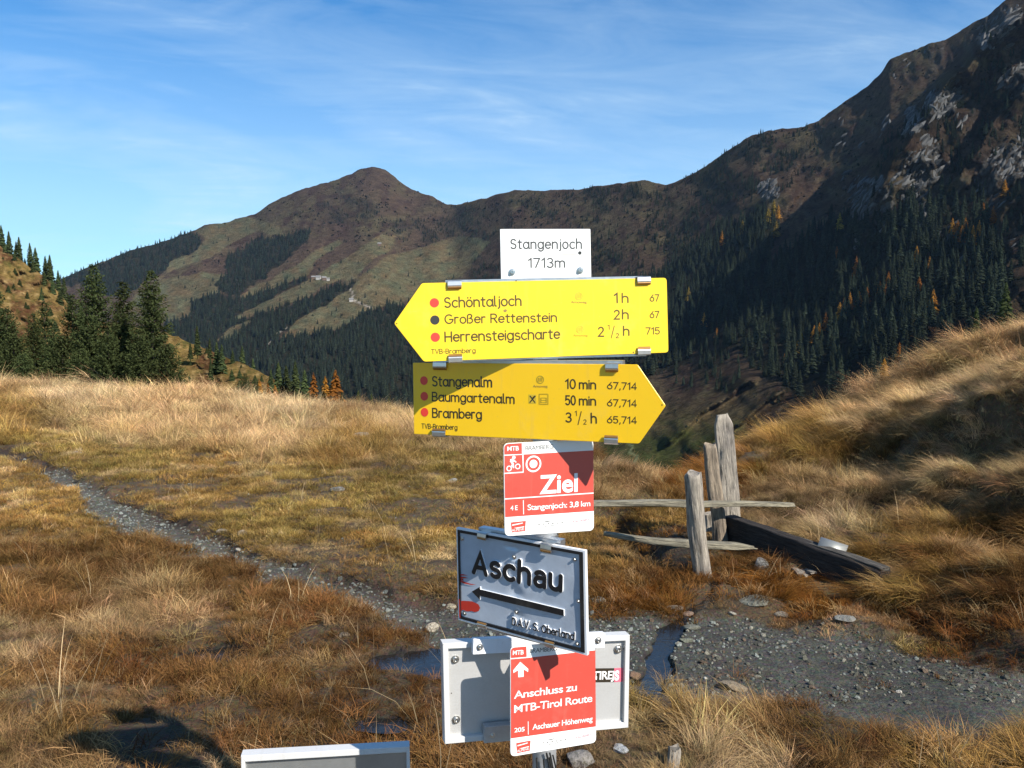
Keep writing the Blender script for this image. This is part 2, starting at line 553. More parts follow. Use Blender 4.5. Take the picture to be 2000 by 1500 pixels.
def build_hill():
    pxs = np.concatenate([np.arange(-500, -40, 14), np.arange(-40, 700, 3.5)])
    S = smoothtab(HSKY, pxs, 6.0) + fbm(pxs / 12., pxs * 0, 3, 3) * 3
    T = np.linspace(0, 1, 150)[:, None]
    PY = S[None] + (905 - S)[None] * T; PX = np.broadcast_to(pxs, PY.shape)
    X, Y, Z = at_np(PX, PY, hill_depth(PX, PY))
    n1 = fbm(PX / 45., PY / 25., 18, 5)[..., None]; n2 = fbm(PX / 9., PY / 6., 19, 5)[..., None]
    gold = np.array((.185, .125, .046)); rust = np.array((.095, .044, .024)); green = np.array((.075, .078, .026)); pale = np.array((.33, .235, .11))
    C = gold + (rust - gold) * np.clip(.12 + n1 * 2.2 + sstep(620, 520, PY)[..., None] * .5, 0, 1)
    C = C + (green - C) * np.clip(n2 * 1.5 - .1, 0, .8); C = C + (pale - C) * np.clip(-n2 * 1.5 - .15, 0, .7)
    bx, by, bz = [], [], []
    for q in (1.04, 1.2, 1.5):
        bx.append(X[0] * q); by.append(Y[0] * q); bz.append(Z[0] - (q - 1) * Y[0] * .6)
    X = np.vstack(bx[::-1] + [X]); Y = np.vstack(by[::-1] + [Y]); Z = np.vstack(bz[::-1] + [Z])
    C = np.concatenate([np.broadcast_to(C[:1], (3,) + C.shape[1:]), C], 0)
    me = mesh_np("hill", np.stack([X, Y, Z], -1).reshape(-1, 3), grid_faces(*X.shape)[:, ::-1], True)
    vcol(me, "col", np.clip(C, 0, 1).reshape(-1, 3))
    m, t = mat_new("hill_grass")
    a = t.n('ShaderNodeAttribute', attribute_name='col')
    g = t.n('ShaderNodeNewGeometry')
    nz = t.n('ShaderNodeTexNoise', {'Vector': g.outputs['Position'], 'Scale': 0.9, 'Detail': 10.0, 'Roughness': 0.75})
    f = t.ramp(nz.outputs[0], [(0.3, (.35, .35, .35)), (0.7, (1.6, 1.6, 1.5))])
    c = t.mix(1.0, a.outputs['Color'], f, 'MULTIPLY')
    bp = t.n('ShaderNodeBump', {'Height': nz.outputs[0], 'Strength': 0.9, 'Distance': 1.6})
    b = t.n('ShaderNodeBsdfDiffuse', {'Color': c, 'Roughness': 1.0, 'Normal': bp.outputs[0]})
    o = t.n('ShaderNodeOutputMaterial'); t.l(b.outputs[0], o.inputs[0])
    tag(link("hill", me, m), kind='structure')


# ---------------------------------------------------------------- near ground: the pass meadow, trail, road and the bank on the right
def colpx(x, y):
    return 1000 + FPX * x / np.maximum(y, 0.05)


def G0(px, py):
    """photo pixel -> world x, y on the flat z = 0 ground"""
    d = ray(px, py); k = -CZ / d[2]
    return d[0] * k, d[1] * k


EDGE = [(-2000, 34), (0, 33), (120, 31), (250, 27), (400, 24), (500, 21), (600, 19.3), (800, 18.2), (950, 16.5), (1050, 14.5), (1150, 12.3), (1200, 10.2), (1300, 9.5), (1400, 10.2), (1450, 11.6), (1560, 12.7), (1700, 12.8), (1850, 12.4), (2000, 12.0), (3000, 13)]
BANK_Z = [(1330, 0.0), (1430, 0.02), (1500, 0.12), (1560, .25), (1650, .46), (1750, .78), (1850, 1.12), (1950, 1.42), (2000, 1.56), (2200, 2.0), (2600, 2.5)]
BANK_Y0 = [(1330, 7.5), (1500, 6.7), (1700, 5.4), (2000, 4.2), (2400, 3.6)]
TRAIL = [(-260, 790, .17), (-60, 862, .19), (40, 890, .22), (120, 925, .15), (200, 972, .20), (270, 1008, .24), (340, 1035, .25), (430, 1065, .24), (520, 1092, .19), (620, 1130, .17), (740, 1166, .20), (880, 1200, .30), (1000, 1228, .50), (1130, 1240, .55)]
ROAD = [(1010, 1205, .30), (1200, 1235, .42), (1400, 1255, .62), (1600, 1290, .62), (1800, 1330, .50), (2000, 1362, .36), (2200, 1390, .30)]
STREAM = [(1398, 1085), (1394, 1130), (1385, 1160), (1330, 1195), (1303, 1215), (1290, 1240), (1280, 1280), (1270, 1320), (1290, 1370), (1300, 1420)]
POOLS = [(425, 1262, .13), (820, 1285, .22), (885, 1300, .14), (770, 1425, .14), (745, 1408, .08), (1268, 1350, .08)]
DITCH = [(1200, 985), (1225, 1015), (1258, 1050), (1300, 1085), (1390, 1110)]
RIDGES = [  # lips of the terraces on the bank: (photo px, py, distance) points, lit width, steep width
    ([(1425, 925, 11.3), (1475, 885, 12.0), (1560, 838, 12.4), (1640, 798, 12.5), (1700, 768, 12.4), (1780, 725, 12.2), (1860, 685, 11.9), (1940, 655, 11.6), (2010, 640, 11.4), (2150, 600, 10.6)], 1.0, .18),
    ([(1462, 985, 9.6), (1500, 935, 9.7), (1550, 905, 9.8), (1615, 880, 9.8), (1700, 852, 9.6), (1760, 830, 9.3), (1830, 780, 8.9), (1900, 735, 8.5), (1990, 695, 8.0), (2100, 660, 7.4)], 1.3, .15),
    ([(1600, 1000, 8.7), (1680, 955, 8.5), (1740, 915, 8.2), (1800, 880, 7.9), (1870, 862, 7.5), (1960, 860, 6.9), (2080, 850, 6.4)], 1.1, .14),
    ([(1900, 860, 7.6), (1935, 822, 7.3), (2010, 790, 6.8), (2120, 750, 6.2)], 1.0, .14),
]


def dist_w(X, Y, pts, off=(0, 0)):
    W = [G0(p[0], p[1]) for p in pts]
    return poly_dist(X, Y, W)


def base_z(X, Y):
    c = colpx(X, Y)
    z = 0.045 * fbm(X / 1.6, Y / 1.6, 1, 4) + 0.10 * fbm(X / 6., Y / 6., 2, 3)
    near = sstep(3.0, 8.0, Y)
    z = z * (.45 + .55 * near)
    z = z + .050 * np.clip(fbm(X / .33, Y / .33, 5, 3), -.5, 1) * (1 + .8 * sstep(1400, 1600, c))
    # left rise: far meadow is hummocky
    z = z + .10 * sstep(14, 26, Y) * fbm(X / 3.0, Y / 3.0, 4, 3)
    y0 = tab(BANK_Y0, c); yc = tab(EDGE, c); zc = smoothtab(BANK_Z, c, 30)
    t = np.clip((Y - y0) / np.maximum(yc - y0, .5), 0, 1)
    z = z + zc * (t ** 0.9) * (Y > 0.5)
    # beyond the edge the ground falls away
    bk = sstep(0, .25, t) * (zc > .05) * sstep(1380, 1480, c)
    z = z + bk * (.24 * ridged(X / 1.5 + Y / 4, Y / 1.5, 15, 3) * .6 + .10 * fbm(X / .45, Y / .45, 16, 3))
    over = np.maximum(0, Y - yc)
    z = z - 0.42 * np.sqrt(over * over + .25) + .42 * .5 - .012 * over ** 1.2
    return z


_RW = None


def ground_z(X, Y):
    global _RW
    X = np.asarray(X, dtype=float); Y = np.asarray(Y, dtype=float)
    z = base_z(X, Y)
    if _RW is None:
        _RW = []
        for ri, (pts, w1, w2) in enumerate(RIDGES):
            W = []; A = []
            for px, py, D in pts:
                q = at(px, py + 14, D)
                W.append((q.x, q.y)); A.append(q.z - float(base_z(q.x, q.y)))
            L = np.r_[0, np.cumsum(np.hypot(*(np.diff(np.array(W), axis=0)).T))]
            _RW.append((W, L / L[-1], [q * (1, .74, .30, .3)[ri] for q in A], w1, w2))
    wx = .22 * fbm(X / .8, Y / .8, 90, 3); wy = .22 * fbm(X / .8, Y / .8, 91, 3)
    add = 0 * z
    for W, L, A, w1, w2 in _RW:
        d, par = poly_dist(X + wx, Y + wy, W)
        a = np.interp(par, L, A)
        f = np.where(d > 0, np.exp(-np.abs(d) / w1), np.exp(-(np.abs(d) / w2) ** 1.6))
        add = np.maximum(add, a * f)
        z = z - (.10 + .26 * np.clip(a, 0, 1)) * (a > 0) * np.exp(-((d + w2 * 3.4) / .50) ** 2)
    z = z + add
    m = trail_mask(X, Y)[0]
    z = z - .07 * m
    m2 = road_mask(X, Y)
    z = z * (1 - .8 * m2) - .05 * m2
    z = z - .038 * water_mask(X, Y)
    d, par = dist_w(X, Y, DITCH)
    z = z - .28 * np.exp(-(d / .17) ** 2) * sstep(1, .9, par)
    return z


def trail_mask(X, Y):
    d, par = dist_w(X, Y, TRAIL)
    W = np.array([G0(p[0], p[1]) for p in TRAIL]); L = np.r_[0, np.cumsum(np.hypot(*(W[1:] - W[:-1]).T))]; L /= L[-1]
    w = np.interp(par, L, [p[2] for p in TRAIL]) * (1 + .35 * 1.4 * fbm(X / .5, Y / .5, 31, 3))
    a = np.abs(d) + .16 * fbm(X / .22, Y / .22, 32, 3)
    return sstep(w * 1.35, w * .8, a), d, par


def road_mask(X, Y):
    d, par = dist_w(X, Y, ROAD)
    W = np.array([G0(p[0], p[1]) for p in ROAD]); L = np.r_[0, np.cumsum(np.hypot(*(W[1:] - W[:-1]).T))]; L /= L[-1]
    w = np.interp(par, L, [p[2] for p in ROAD]) * (1 + .25 * fbm(X / .6, Y / .6, 37, 3))
    a = np.abs(d) + .10 * fbm(X / .2, Y / .2, 38, 2)
    return sstep(w * 1.25, w * .85, a)


def water_mask(X, Y):
    d, par = dist_w(X, Y, STREAM)
    w = np.interp(par, [0, .25, .5, .8, 1], [.03, .02, .045, .075, .06])
    m = sstep(w * 1.3, w * .8, np.abs(d) + .07 * fbm(X / .16, Y / .16, 44, 3))
    for px, py, r in POOLS:
        x, y = G0(px, py)
        a = np.hypot((X - x) * .8, (Y - y) * 1.15) + .09 * fbm(X / .14, Y / .14, 45, 3)
        m = np.maximum(m, sstep(r * 1.25, r * .8, a))
    return m


SOIL = np.array((.060, .038, .024)); MUD = np.array((.035, .027, .020)); GRAV = np.array((.125, .122, .098))


def build_ground():
    th = np.concatenate([np.linspace(-math.pi, -.72, 40)[:-1], np.linspace(-.72, .72, 520), np.linspace(.72, math.pi, 40)[1:]])
    r = np.concatenate([[.02, .4, 1.0, 1.6, 2.1], np.exp(np.linspace(math.log(2.5), math.log(30), 520)), np.linspace(30, 70, 60)[1:]])
    R, TH = np.meshgrid(r, th, indexing='ij')
    X = R * np.sin(TH); Y = R * np.cos(TH)
    Z = ground_z(X, Y)
    back = Y < 1.0
    Z = np.where(back, .05 * fbm(X / 2., Y / 2., 2, 3), Z)
    tm, td, tp = trail_mask(X, Y); rm = road_mask(X, Y); wm = water_mask(X, Y)
    n1 = fbm(X / .5, Y / .5, 7, 4)[..., None]
    thatch = np.array((.110, .072, .034))
    C = thatch * (1 + .5 * n1)
    C = C + (SOIL * (1 + .5 * n1) - C) * tm[..., None]
    grav_t = (tm * sstep(.50, .66, tp) * sstep(.3, .0, td))[..., None]
    C = C + (GRAV * (1 + .4 * n1) - C) * grav_t * .8
    C = C + (GRAV * .75 * (1 + .5 * n1) - C) * rm[..., None]
    C = C + (MUD - C) * np.clip(wm * 1.6, 0, 1)[..., None]
    me = mesh_np("meadow_ground", np.stack([X, Y, Z], -1).reshape(-1, 3), grid_faces(*X.shape), True)
    vcol(me, "col", np.clip(C, 0, 1).reshape(-1, 3))
    m, t = mat_new("meadow_soil")
    a = t.n('ShaderNodeAttribute', attribute_name='col')
    g = t.n('ShaderNodeNewGeometry')
    nz = t.n('ShaderNodeTexNoise', {'Vector': g.outputs['Position'], 'Scale': 14.0, 'Detail': 10.0, 'Roughness': 0.75})
    vo = t.n('ShaderNodeTexVoronoi', {'Vector': g.outputs['Position'], 'Scale': 55.0, 'Randomness': 1.0})
    f = t.ramp(nz.outputs[0], [(0.3, (.45, .45, .45)), (0.7, (1.5, 1.5, 1.5))])
    c = t.mix(1.0, a.outputs['Color'], f, 'MULTIPLY')
    c = t.mix(.35, c, t.mix(1.0, c, vo.outputs['Color'], 'MULTIPLY'))
    h = t.math('ADD', t.math('MULTIPLY', nz.outputs[0], .05), t.math('MULTIPLY', vo.outputs['Distance'], -.012))
    bp = t.n('ShaderNodeBump', {'Height': h, 'Strength': 1.0, 'Distance': 1.0})
    b = t.n('ShaderNodeBsdfPrincipled', {'Base Color': c, 'Roughness': .75, 'Specular IOR Level': .35, 'Normal': bp.outputs[0]})
    o = t.n('ShaderNodeOutputMaterial'); t.l(b.outputs[0], o.inputs[0])
    tag(link("meadow_ground", me, m), kind='structure')


def build_water():
    m, t = mat_new("dark_water")
    g = t.n('ShaderNodeNewGeometry')
    nz = t.n('ShaderNodeTexNoise', {'Vector': g.outputs['Position'], 'Scale': 22.0, 'Detail': 3.0})
    bp = t.n('ShaderNodeBump', {'Height': nz.outputs[0], 'Strength': .25, 'Distance': .01})
    b = t.n('ShaderNodeBsdfPrincipled', {'Base Color': (.012, .012, .012, 1), 'Roughness': .05, 'IOR': 1.33, 'Specular IOR Level': .8, 'Normal': bp.outputs[0]})
    o = t.n('ShaderNodeOutputMaterial'); t.l(b.outputs[0], o.inputs[0])

    def disc(name, cx, cy, r, seed):
        n = 40
        a = np.linspace(0, 2 * math.pi, n, endpoint=False)
        rr = r * 1.25 * (1 + .12 * np.sin(3 * a + seed))
        X = cx + rr * np.cos(a) / .8; Y = cy + rr * np.sin(a) / 1.15
        zc = float(ground_z(cx, cy)) + .018
        me = mesh(name, [(x, y, zc) for x, y in zip(X, Y)], [tuple(range(n))])
        return tag(link(name, me, m), kind='structure')
    for i, (px, py, r) in enumerate(POOLS):
        x, y = G0(px, py)
        disc("bog_water", x, y, r, i)
    W = [G0(*p) for p in STREAM]
    # resample the stream into a ribbon
    P = np.array(W); L = np.r_[0, np.cumsum(np.hypot(*(P[1:] - P[:-1]).T))]
    s = np.linspace(0, L[-1], 60); x = np.interp(s, L, P[:, 0]); y = np.interp(s, L, P[:, 1])
    tx = np.gradient(x); ty = np.gradient(y); q = np.hypot(tx, ty); nx, ny = -ty / q, tx / q
    w = np.interp(s / L[-1], [0, .25, .5, .8, 1], [.07, .06, .12, .20, .17])
    zc = ground_z(x, y); zc = np.convolve(np.pad(zc, 4, mode='edge'), np.ones(9) / 9, 'valid') + .014
    V = np.concatenate([np.stack([x - nx * w, y - ny * w, zc], 1), np.stack([x + nx * w, y + ny * w, zc], 1)])
    F = [(i, i + 1, 60 + i + 1, 60 + i) for i in range(59)]
    me = mesh("stream_water", V, F)
    tag(link("stream_water", me, m), kind='structure')


def hit_ground(px, py):
    """photo pixel -> world point on the near ground"""
    d = ray(px, py)
    ks = np.exp(np.linspace(math.log(2.0), math.log(40), 900))
    zz = ground_z(d[0] * ks, ks)
    below = (d[2] * ks + CZ) < zz
    i = int(np.argmax(below)) if below.any() else 899
    k = ks[i]
    return Vector((d[0] * k, k, float(ground_z(d[0] * k, k))))


build_far()
build_hill()
build_ground()
build_water()
# ---------------------------------------------------------------- grass
rng = np.random.default_rng(7)


def make_tuft(name, seed, n, rad, lmin, lmax, wid, a0, a1, comb=0.0, wobble=.5):
    """a tuft of n curved, tapered blades; comb pushes them all over towards +X"""
    r = np.random.default_rng(seed)
    br = rad * np.sqrt(r.random(n)); ba = r.random(n) * 2 * np.pi
    bx, by = br * np.cos(ba), br * np.sin(ba)
    phi = ba * .6 + r.random(n) * 2 * np.pi * .4 + r.normal(0, .5, n)
    L = lmin + (lmax - lmin) * r.random(n) ** 1.3
    A0 = np.abs(r.normal(a0, a0 * .5, n)); A1 = np.abs(r.normal(a1, a1 * .45, n))
    if comb:
        dx = np.cos(phi) * (1 - comb) + comb; dy = np.sin(phi) * (1 - comb) + r.normal(0, .18, n)
        phi = np.arctan2(dy, dx); A1 = A1 + comb * .35
    ts = np.array([0, .3, .62, 1.0]); X = np.zeros((n, 4)); H = np.zeros((n, 4)); px = np.zeros(n); pz = np.zeros(n)
    for k in range(1, 4):
        dt = ts[k] - ts[k - 1]; tm = (ts[k] + ts[k - 1]) / 2
        ang = np.minimum(A0 + A1 * tm ** 1.2, 2.3)
        px = px + np.sin(ang) * dt * L; pz = pz + np.cos(ang) * dt * L
        X[:, k] = px; H[:, k] = pz
    wob = r.normal(0, .04 * wobble, n)[:, None] * (ts ** 2)[None] * L[:, None]
    cx, cy = np.cos(phi)[:, None], np.sin(phi)[:, None]
    PX = bx[:, None] + X * cx - wob * cy; PY = by[:, None] + X * cy + wob * cx
    tw = phi + np.pi / 2 + r.normal(0, .6, n); wx, wy = np.cos(tw), np.sin(tw)
    W = wid * (.6 + .8 * r.random(n))
    V = []; prof = [1.0, .9, .6]
    for k in range(3):
        for s in (-.5, .5):
            V.append(np.stack([PX[:, k] + s * W * prof[k] * wx, PY[:, k] + s * W * prof[k] * wy, H[:, k] - .015 * (k == 0)], 1))
    V.append(np.stack([PX[:, 3], PY[:, 3], H[:, 3]], 1))
    V = np.stack(V, 1).reshape(-1, 3)
    b = (np.arange(n) * 7)[:, None]
    F = np.concatenate([b + np.array(f)[None] for f in ((0, 1, 3), (0, 3, 2), (2, 3, 5), (2, 5, 4), (4, 5, 6))], 0)
    me = mesh_np(name, V, F)
    rnd = np.repeat(r.random(n), 7); tt = np.tile([0, 0, .3, .3, .62, .62, 1.0], n)
    vcol(me, "blade", np.stack([tt, rnd, rnd * 0], 1))
    return me


def grass_material():
    m, t = mat_new("grass_blades")
    tint = t.n('ShaderNodeAttribute', attribute_name='tint', attribute_type='INSTANCER')
    bl = t.n('ShaderNodeAttribute', attribute_name='blade')
    sp = t.n('ShaderNodeSeparateColor', {0: bl.outputs['Color']})
    oi = t.n('ShaderNodeObjectInfo')
    v = t.ramp(sp.outputs[1], [(0.0, (.55, .52, .50)), (.45, (.95, .95, .93)), (.8, (1.25, 1.22, 1.12)), (1.0, (1.75, 1.7, 1.55))])
    c = t.mix(1.0, tint.outputs['Color'], v, 'MULTIPLY')
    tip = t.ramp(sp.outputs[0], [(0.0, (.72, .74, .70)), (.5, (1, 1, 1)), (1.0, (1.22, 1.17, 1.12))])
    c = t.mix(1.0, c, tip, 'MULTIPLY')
    g = t.n('ShaderNodeNewGeometry')
    nz = t.n('ShaderNodeTexNoise', {'Vector': g.outputs['Position'], 'Scale': 2.2, 'Detail': 4.0, 'Roughness': .6})
    c = t.mix(1.0, c, t.ramp(nz.outputs[0], [(.3, (.80, .77, .72)), (.7, (1.2, 1.2, 1.2))]), 'MULTIPLY')
    d = t.n('ShaderNodeBsdfDiffuse', {'Color': c})
    tr = t.n('ShaderNodeBsdfTranslucent', {'Color': c})
    ms = t.n('ShaderNodeMixShader', {0: .25})
    t.l(d.outputs[0], ms.inputs[1]); t.l(tr.outputs[0], ms.inputs[2])
    o = t.n('ShaderNodeOutputMaterial'); t.l(ms.outputs[0], o.inputs[0])
    return m


def scatter_group(name, coll):
    ng = bpy.data.node_groups.new(name, 'GeometryNodeTree')
    ng.interface.new_socket('Geometry', in_out='INPUT', socket_type='NodeSocketGeometry')
    ng.interface.new_socket('Geometry', in_out='OUTPUT', socket_type='NodeSocketGeometry')
    N = ng.nodes; L = ng.links
    gi = N.new('NodeGroupInput'); go = N.new('NodeGroupOutput')
    ci = N.new('GeometryNodeCollectionInfo'); ci.inputs['Collection'].default_value = coll
    ci.inputs['Separate Children'].default_value = True; ci.inputs['Reset Children'].default_value = True
    ip = N.new('GeometryNodeInstanceOnPoints'); ip.inputs['Pick Instance'].default_value = True

    def attr(nm, dt):
        a = N.new('GeometryNodeInputNamedAttribute'); a.data_type = dt; a.inputs['Name'].default_value = nm
        return a.outputs['Attribute']
    L.new(gi.outputs[0], ip.inputs['Points']); L.new(ci.outputs[0], ip.inputs['Instance'])
    L.new(attr('vi', 'INT'), ip.inputs['Instance Index'])
    L.new(attr('rot', 'FLOAT_VECTOR'), ip.inputs['Rotation'])
    L.new(attr('scl', 'FLOAT_VECTOR'), ip.inputs['Scale'])
    L.new(ip.outputs[0], go.inputs[0])
    return ng


def scatter(name, P, rot, scl, vi, tint, coll, kind='stuff', label=None, cat=None):
    me = bpy.data.meshes.new(name)
    n = len(P)
    me.vertices.add(n); me.vertices.foreach_set('co', np.asarray(P, dtype=np.float32).ravel())
    a = me.attributes.new('rot', 'FLOAT_VECTOR', 'POINT'); a.data.foreach_set('vector', np.asarray(rot, dtype=np.float32).ravel())
    a = me.attributes.new('scl', 'FLOAT_VECTOR', 'POINT'); a.data.foreach_set('vector', np.asarray(scl, dtype=np.float32).ravel())
    a = me.attributes.new('vi', 'INT', 'POINT'); a.data.foreach_set('value', np.asarray(vi, dtype=np.int32))
    T = np.hstack([np.asarray(tint), np.ones((n, 1))]).astype(np.float32)
    a = me.attributes.new('tint', 'FLOAT_COLOR', 'POINT'); a.data.foreach_set('color', T.ravel())
    o = link(name, me)
    md = o.modifiers.new('scatter', 'NODES'); md.node_group = scatter_group(name + '_nodes', coll)
    tag(o, label, cat, kind=kind)
    return o


def src_coll(name, meshes, mat):
    c = bpy.data.collections.new(name)
    for i, me in enumerate(meshes):
        if not me.materials:
            for mm in (mat if isinstance(mat, (list, tuple)) else [mat]): me.materials.append(mm)
        c.objects.link(bpy.data.objects.new("%s_%02d" % (name, i), me))
    return c


STRAW = np.array((.47, .335, .180)); GOLD = np.array((.33, .205, .068)); YGRN = np.array((.285, .205, .068)); RUST = np.array((.180, .075, .026))
BROWN = np.array((.200, .112, .046)); GREEN = np.array((.105, .125, .028)); ORNG = np.array((.25, .110, .028)); PALE = np.array((.56, .430, .265))
ANCH = [  # photo px of the ground, colour, kind (0 short turf, 1 long straw, 2 bog sedge)
    (0, 745, STRAW, 1), (150, 770, PALE, 1), (350, 790, STRAW, 1), (550, 810, PALE, 1), (750, 820, STRAW, 1), (930, 850, STRAW, 1),
    (0, 810, GOLD, 1), (250, 830, STRAW, 1), (500, 850, STRAW, 1), (700, 860, GOLD, 1), (900, 900, YGRN, 0),
    (80, 870, YGRN, 0), (250, 900, YGRN, 0), (420, 930, GOLD, 0), (600, 950, YGRN, 0), (780, 980, YGRN, 0), (550, 1020, YGRN, 0), (700, 1080, GOLD, 0), (850, 1100, YGRN, 0), (900, 1000, GOLD, 0),
    (30, 960, GOLD, 0), (130, 1010, GOLD, 0), (60, 1090, BROWN, 2), (260, 1090, BROWN, 2), (450, 1130, BROWN, 2), (600, 1190, RUST, 2), (750, 1210, RUST, 2),
    (100, 1180, BROWN, 1), (300, 1190, STRAW * .8, 1), (450, 1220, BROWN, 2), (50, 1280, BROWN, 2), (250, 1310, RUST, 2), (550, 1300, BROWN, 2), (700, 1340, RUST, 2), (120, 1400, BROWN, 2),
    (350, 1400, BROWN, 2), (600, 1400, BROWN, 2), (30, 1470, STRAW * .8, 1), (450, 1480, RUST, 2), (750, 1480, RUST, 2), (850, 1350, RUST, 2), (900, 1470, BROWN, 2),
    (1200, 920, BROWN, 1), (1230, 950, STRAW, 1), (1320, 950, ORNG * .9, 1), (1200, 1020, GOLD, 0), (1270, 1000, GOLD, 0), (1180, 1100, GOLD, 2), (1280, 1110, BROWN, 2), (1330, 1080, ORNG, 2), (1230, 1160, ORNG * .8, 2),
    (1450, 1090, BROWN, 1), (1470, 1140, ORNG, 2), (1580, 1170, ORNG, 2), (1500, 1210, ORNG * .8, 0), (1430, 940, ORNG, 1), (1520, 980, STRAW, 1), (1620, 1010, PALE, 1), (1700, 1080, GOLD, 1), (1780, 1150, GOLD, 1),
    (1860, 1060, GOLD, 1), (1960, 1090, BROWN, 1), (1700, 960, STRAW, 1), (1850, 960, STRAW, 1), (1600, 880, GOLD, 1), (1750, 820, STRAW, 1), (1900, 720, STRAW, 1), (1980, 800, PALE, 1), (1960, 680, STRAW, 1), (1950, 920, STRAW, 1),
    (1900, 1180, BROWN, 2), (1800, 1220, RUST, 2), (1970, 1260, RUST, 2), (1650, 1230, RUST, 0), (1750, 1270, YGRN * .7, 0), (1900, 1320, RUST, 2),
    (1250, 1400, YGRN, 2), (1330, 1430, GOLD, 1), (1450, 1420, BROWN, 1), (1600, 1400, BROWN, 2), (1800, 1430, BROWN, 1), (1950, 1430, GOLD, 1), (1400, 1490, STRAW * .8, 1), (1600, 1480, BROWN, 1), (1800, 1490, GOLD, 2), (1150, 1470, RUST, 2), (1000, 1400, RUST, 2)]


def build_grass():
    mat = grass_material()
    M = []
    # 0-3 short turf, 4-7 long straw, 8-11 sedge, 12-14 combed long straw
    for i in range(4): M.append(make_tuft("turf_%02d" % i, 10 + i, 64, .10, .04, .11, .0032, .35, .9))
    for i in range(4): M.append(make_tuft("straw_%02d" % i, 20 + i, 64, .07, .14, .33, .0030, .22, 1.15))
    for i in range(4): M.append(make_tuft("sedge_%02d" % i, 30 + i, 56, .08, .07, .21, .0030, .30, 1.0, wobble=1.5))
    for i in range(3): M.append(make_tuft("combed_%02d" % i, 40 + i, 64, .08, .20, .42, .0032, .35, 1.3, comb=.75))
    coll = src_coll("grass_tuft", M, mat)
    N = 150000
    lr = rng.random(N); th = (rng.random(N) * 2 - 1) * .70
    r = np.exp(math.log(2.3) + lr * (math.log(37) - math.log(2.3)))
    dens = N / (1.40 * (math.log(37) - math.log(2.3)) * r * r)
    keep = rng.random(N) < np.minimum(1, 520 / dens)
    r, th = r[keep], th[keep]
    X = r * np.sin(th); Y = r * np.cos(th); dens = np.minimum(dens[keep], 520)
    yc = tab(EDGE, colpx(X, Y))
    k = Y < yc + 2.0
    X, Y, r, dens = X[k], Y[k], r[k], dens[k]
    Z = ground_z(X, Y)
    px, py = proj(X, Y, Z)
    tm, td, tp = trail_mask(X, Y); rm = road_mask(X, Y); wm = water_mask(X, Y)
    dd, dp = dist_w(X, Y, DITCH)
    bald = sstep(.16, .36, fbm(X / .7, Y / .7, 123, 3)) * (py > 830)
    p = (1 - np.clip(tm * 1.15, 0, 1)) * (1 - np.clip(rm * 1.05, 0, .992)) * (1 - np.clip(wm * 1.3, 0, .97)) * (1 - .8 * bald)
    p *= 1 - .85 * np.exp(-(dd / .16) ** 2)
    bd0, _ = poly_dist(X, Y, [(1.65, 6.85), (2.38, 5.70)])
    p *= 1 - .85 * np.exp(-(np.abs(bd0) / .30) ** 2)
    k = rng.random(len(X)) < p
    X, Y, Z, r, dens, px, py = X[k], Y[k], Z[k], r[k], dens[k], px[k], py[k]
    n = len(X)
    A = np.array([(a[0], a[1]) for a in ANCH], float); AC = np.array([a[2] for a in ANCH]); AK = np.array([a[3] for a in ANCH])
    wx = px + 45 * fbm(X / .8, Y / .8, 201, 4) + rng.normal(0, 16, n); wy = py + 22 * fbm(X / .8, Y / .8, 202, 4) + rng.normal(0, 8, n)
    C = np.zeros((n, 3)); K = np.zeros(n, int)
    for s in range(0, n, 20000):
        e = min(n, s + 20000)
        d2 = ((wx[s:e, None] - A[None, :, 0]) / 1.0) ** 2 + ((wy[s:e, None] - A[None, :, 1]) * 2.0) ** 2 + 60
        w = d2 ** -2.2; w /= w.sum(1, keepdims=True)
        C[s:e] = w @ AC
        K[s:e] = AK[np.argmin(d2 * rng.uniform(.6, 1.6, d2.shape), 1)]
    fore = sstep(1000, 1180, py)[:, None] * sstep(1300, 1100, px)[:, None]
    C = C + (np.array((.185, .105, .042)) - C) * fore * .50
    C = C * (1 - .14 * sstep(850, 1000, py))[:, None]
    C = np.where(rng.random((n, 1)) < .14, C * .4 + STRAW * .5, C)
    C = np.where(rng.random((n, 1)) < .10, C * np.array((.55, .45, .45)), C)
    clump = fbm(X / .45, Y / .45, 301, 3)[:, None]; big = fbm(X / 1.7, Y / 1.7, 302, 3)[:, None]
    C = C + (GREEN * 1.35 - C) * np.clip(clump * 1.4 - .72, 0, .5)
    C = C + (PALE - C) * np.clip(-clump * 1.2 - .25, 0, .45)
    C = C * (1 + .35 * big) * rng.uniform(.78, 1.22, (n, 1)) * (1 + rng.normal(0, .05, (n, 3)))
    bank = (px > 1480) & (py < 1180)
    vi = np.where(K == 0, rng.integers(0, 4, n), np.where(K == 1, rng.integers(4, 8, n), rng.integers(8, 12, n)))
    comb = (bank & (rng.random(n) < .6)) | ((px > 1180) & (px <= 1480) & (py < 960)) | ((px > 1330) & (px < 1650) & (py > 1390) & (rng.random(n) < .6))
    comb |= (py < 840) & (px < 980) & (rng.random(n) < .2)
    vi = np.where(comb, rng.integers(12, 15, n), vi)
    # downhill direction combs the bank grass over
    e = .25
    gx = ground_z(X + e, Y) - ground_z(X - e, Y); gy = ground_z(X, Y + e) - ground_z(X, Y - e)
    dirn = np.arctan2(-gy, -gx) + rng.normal(0, .35, n)
    yaw = np.where(comb, dirn, rng.random(n) * 2 * np.pi)
    rot = np.stack([rng.normal(0, .24, n), rng.normal(0, .24, n), yaw], 1)
    cover = np.sqrt(260 / dens)                              # sparser far away, so broader tufts there
    s = rng.uniform(.7, 1.25, n) * np.clip(cover, .75, 2.3)
    tus = fbm(X / .28, Y / .28, 311, 2)
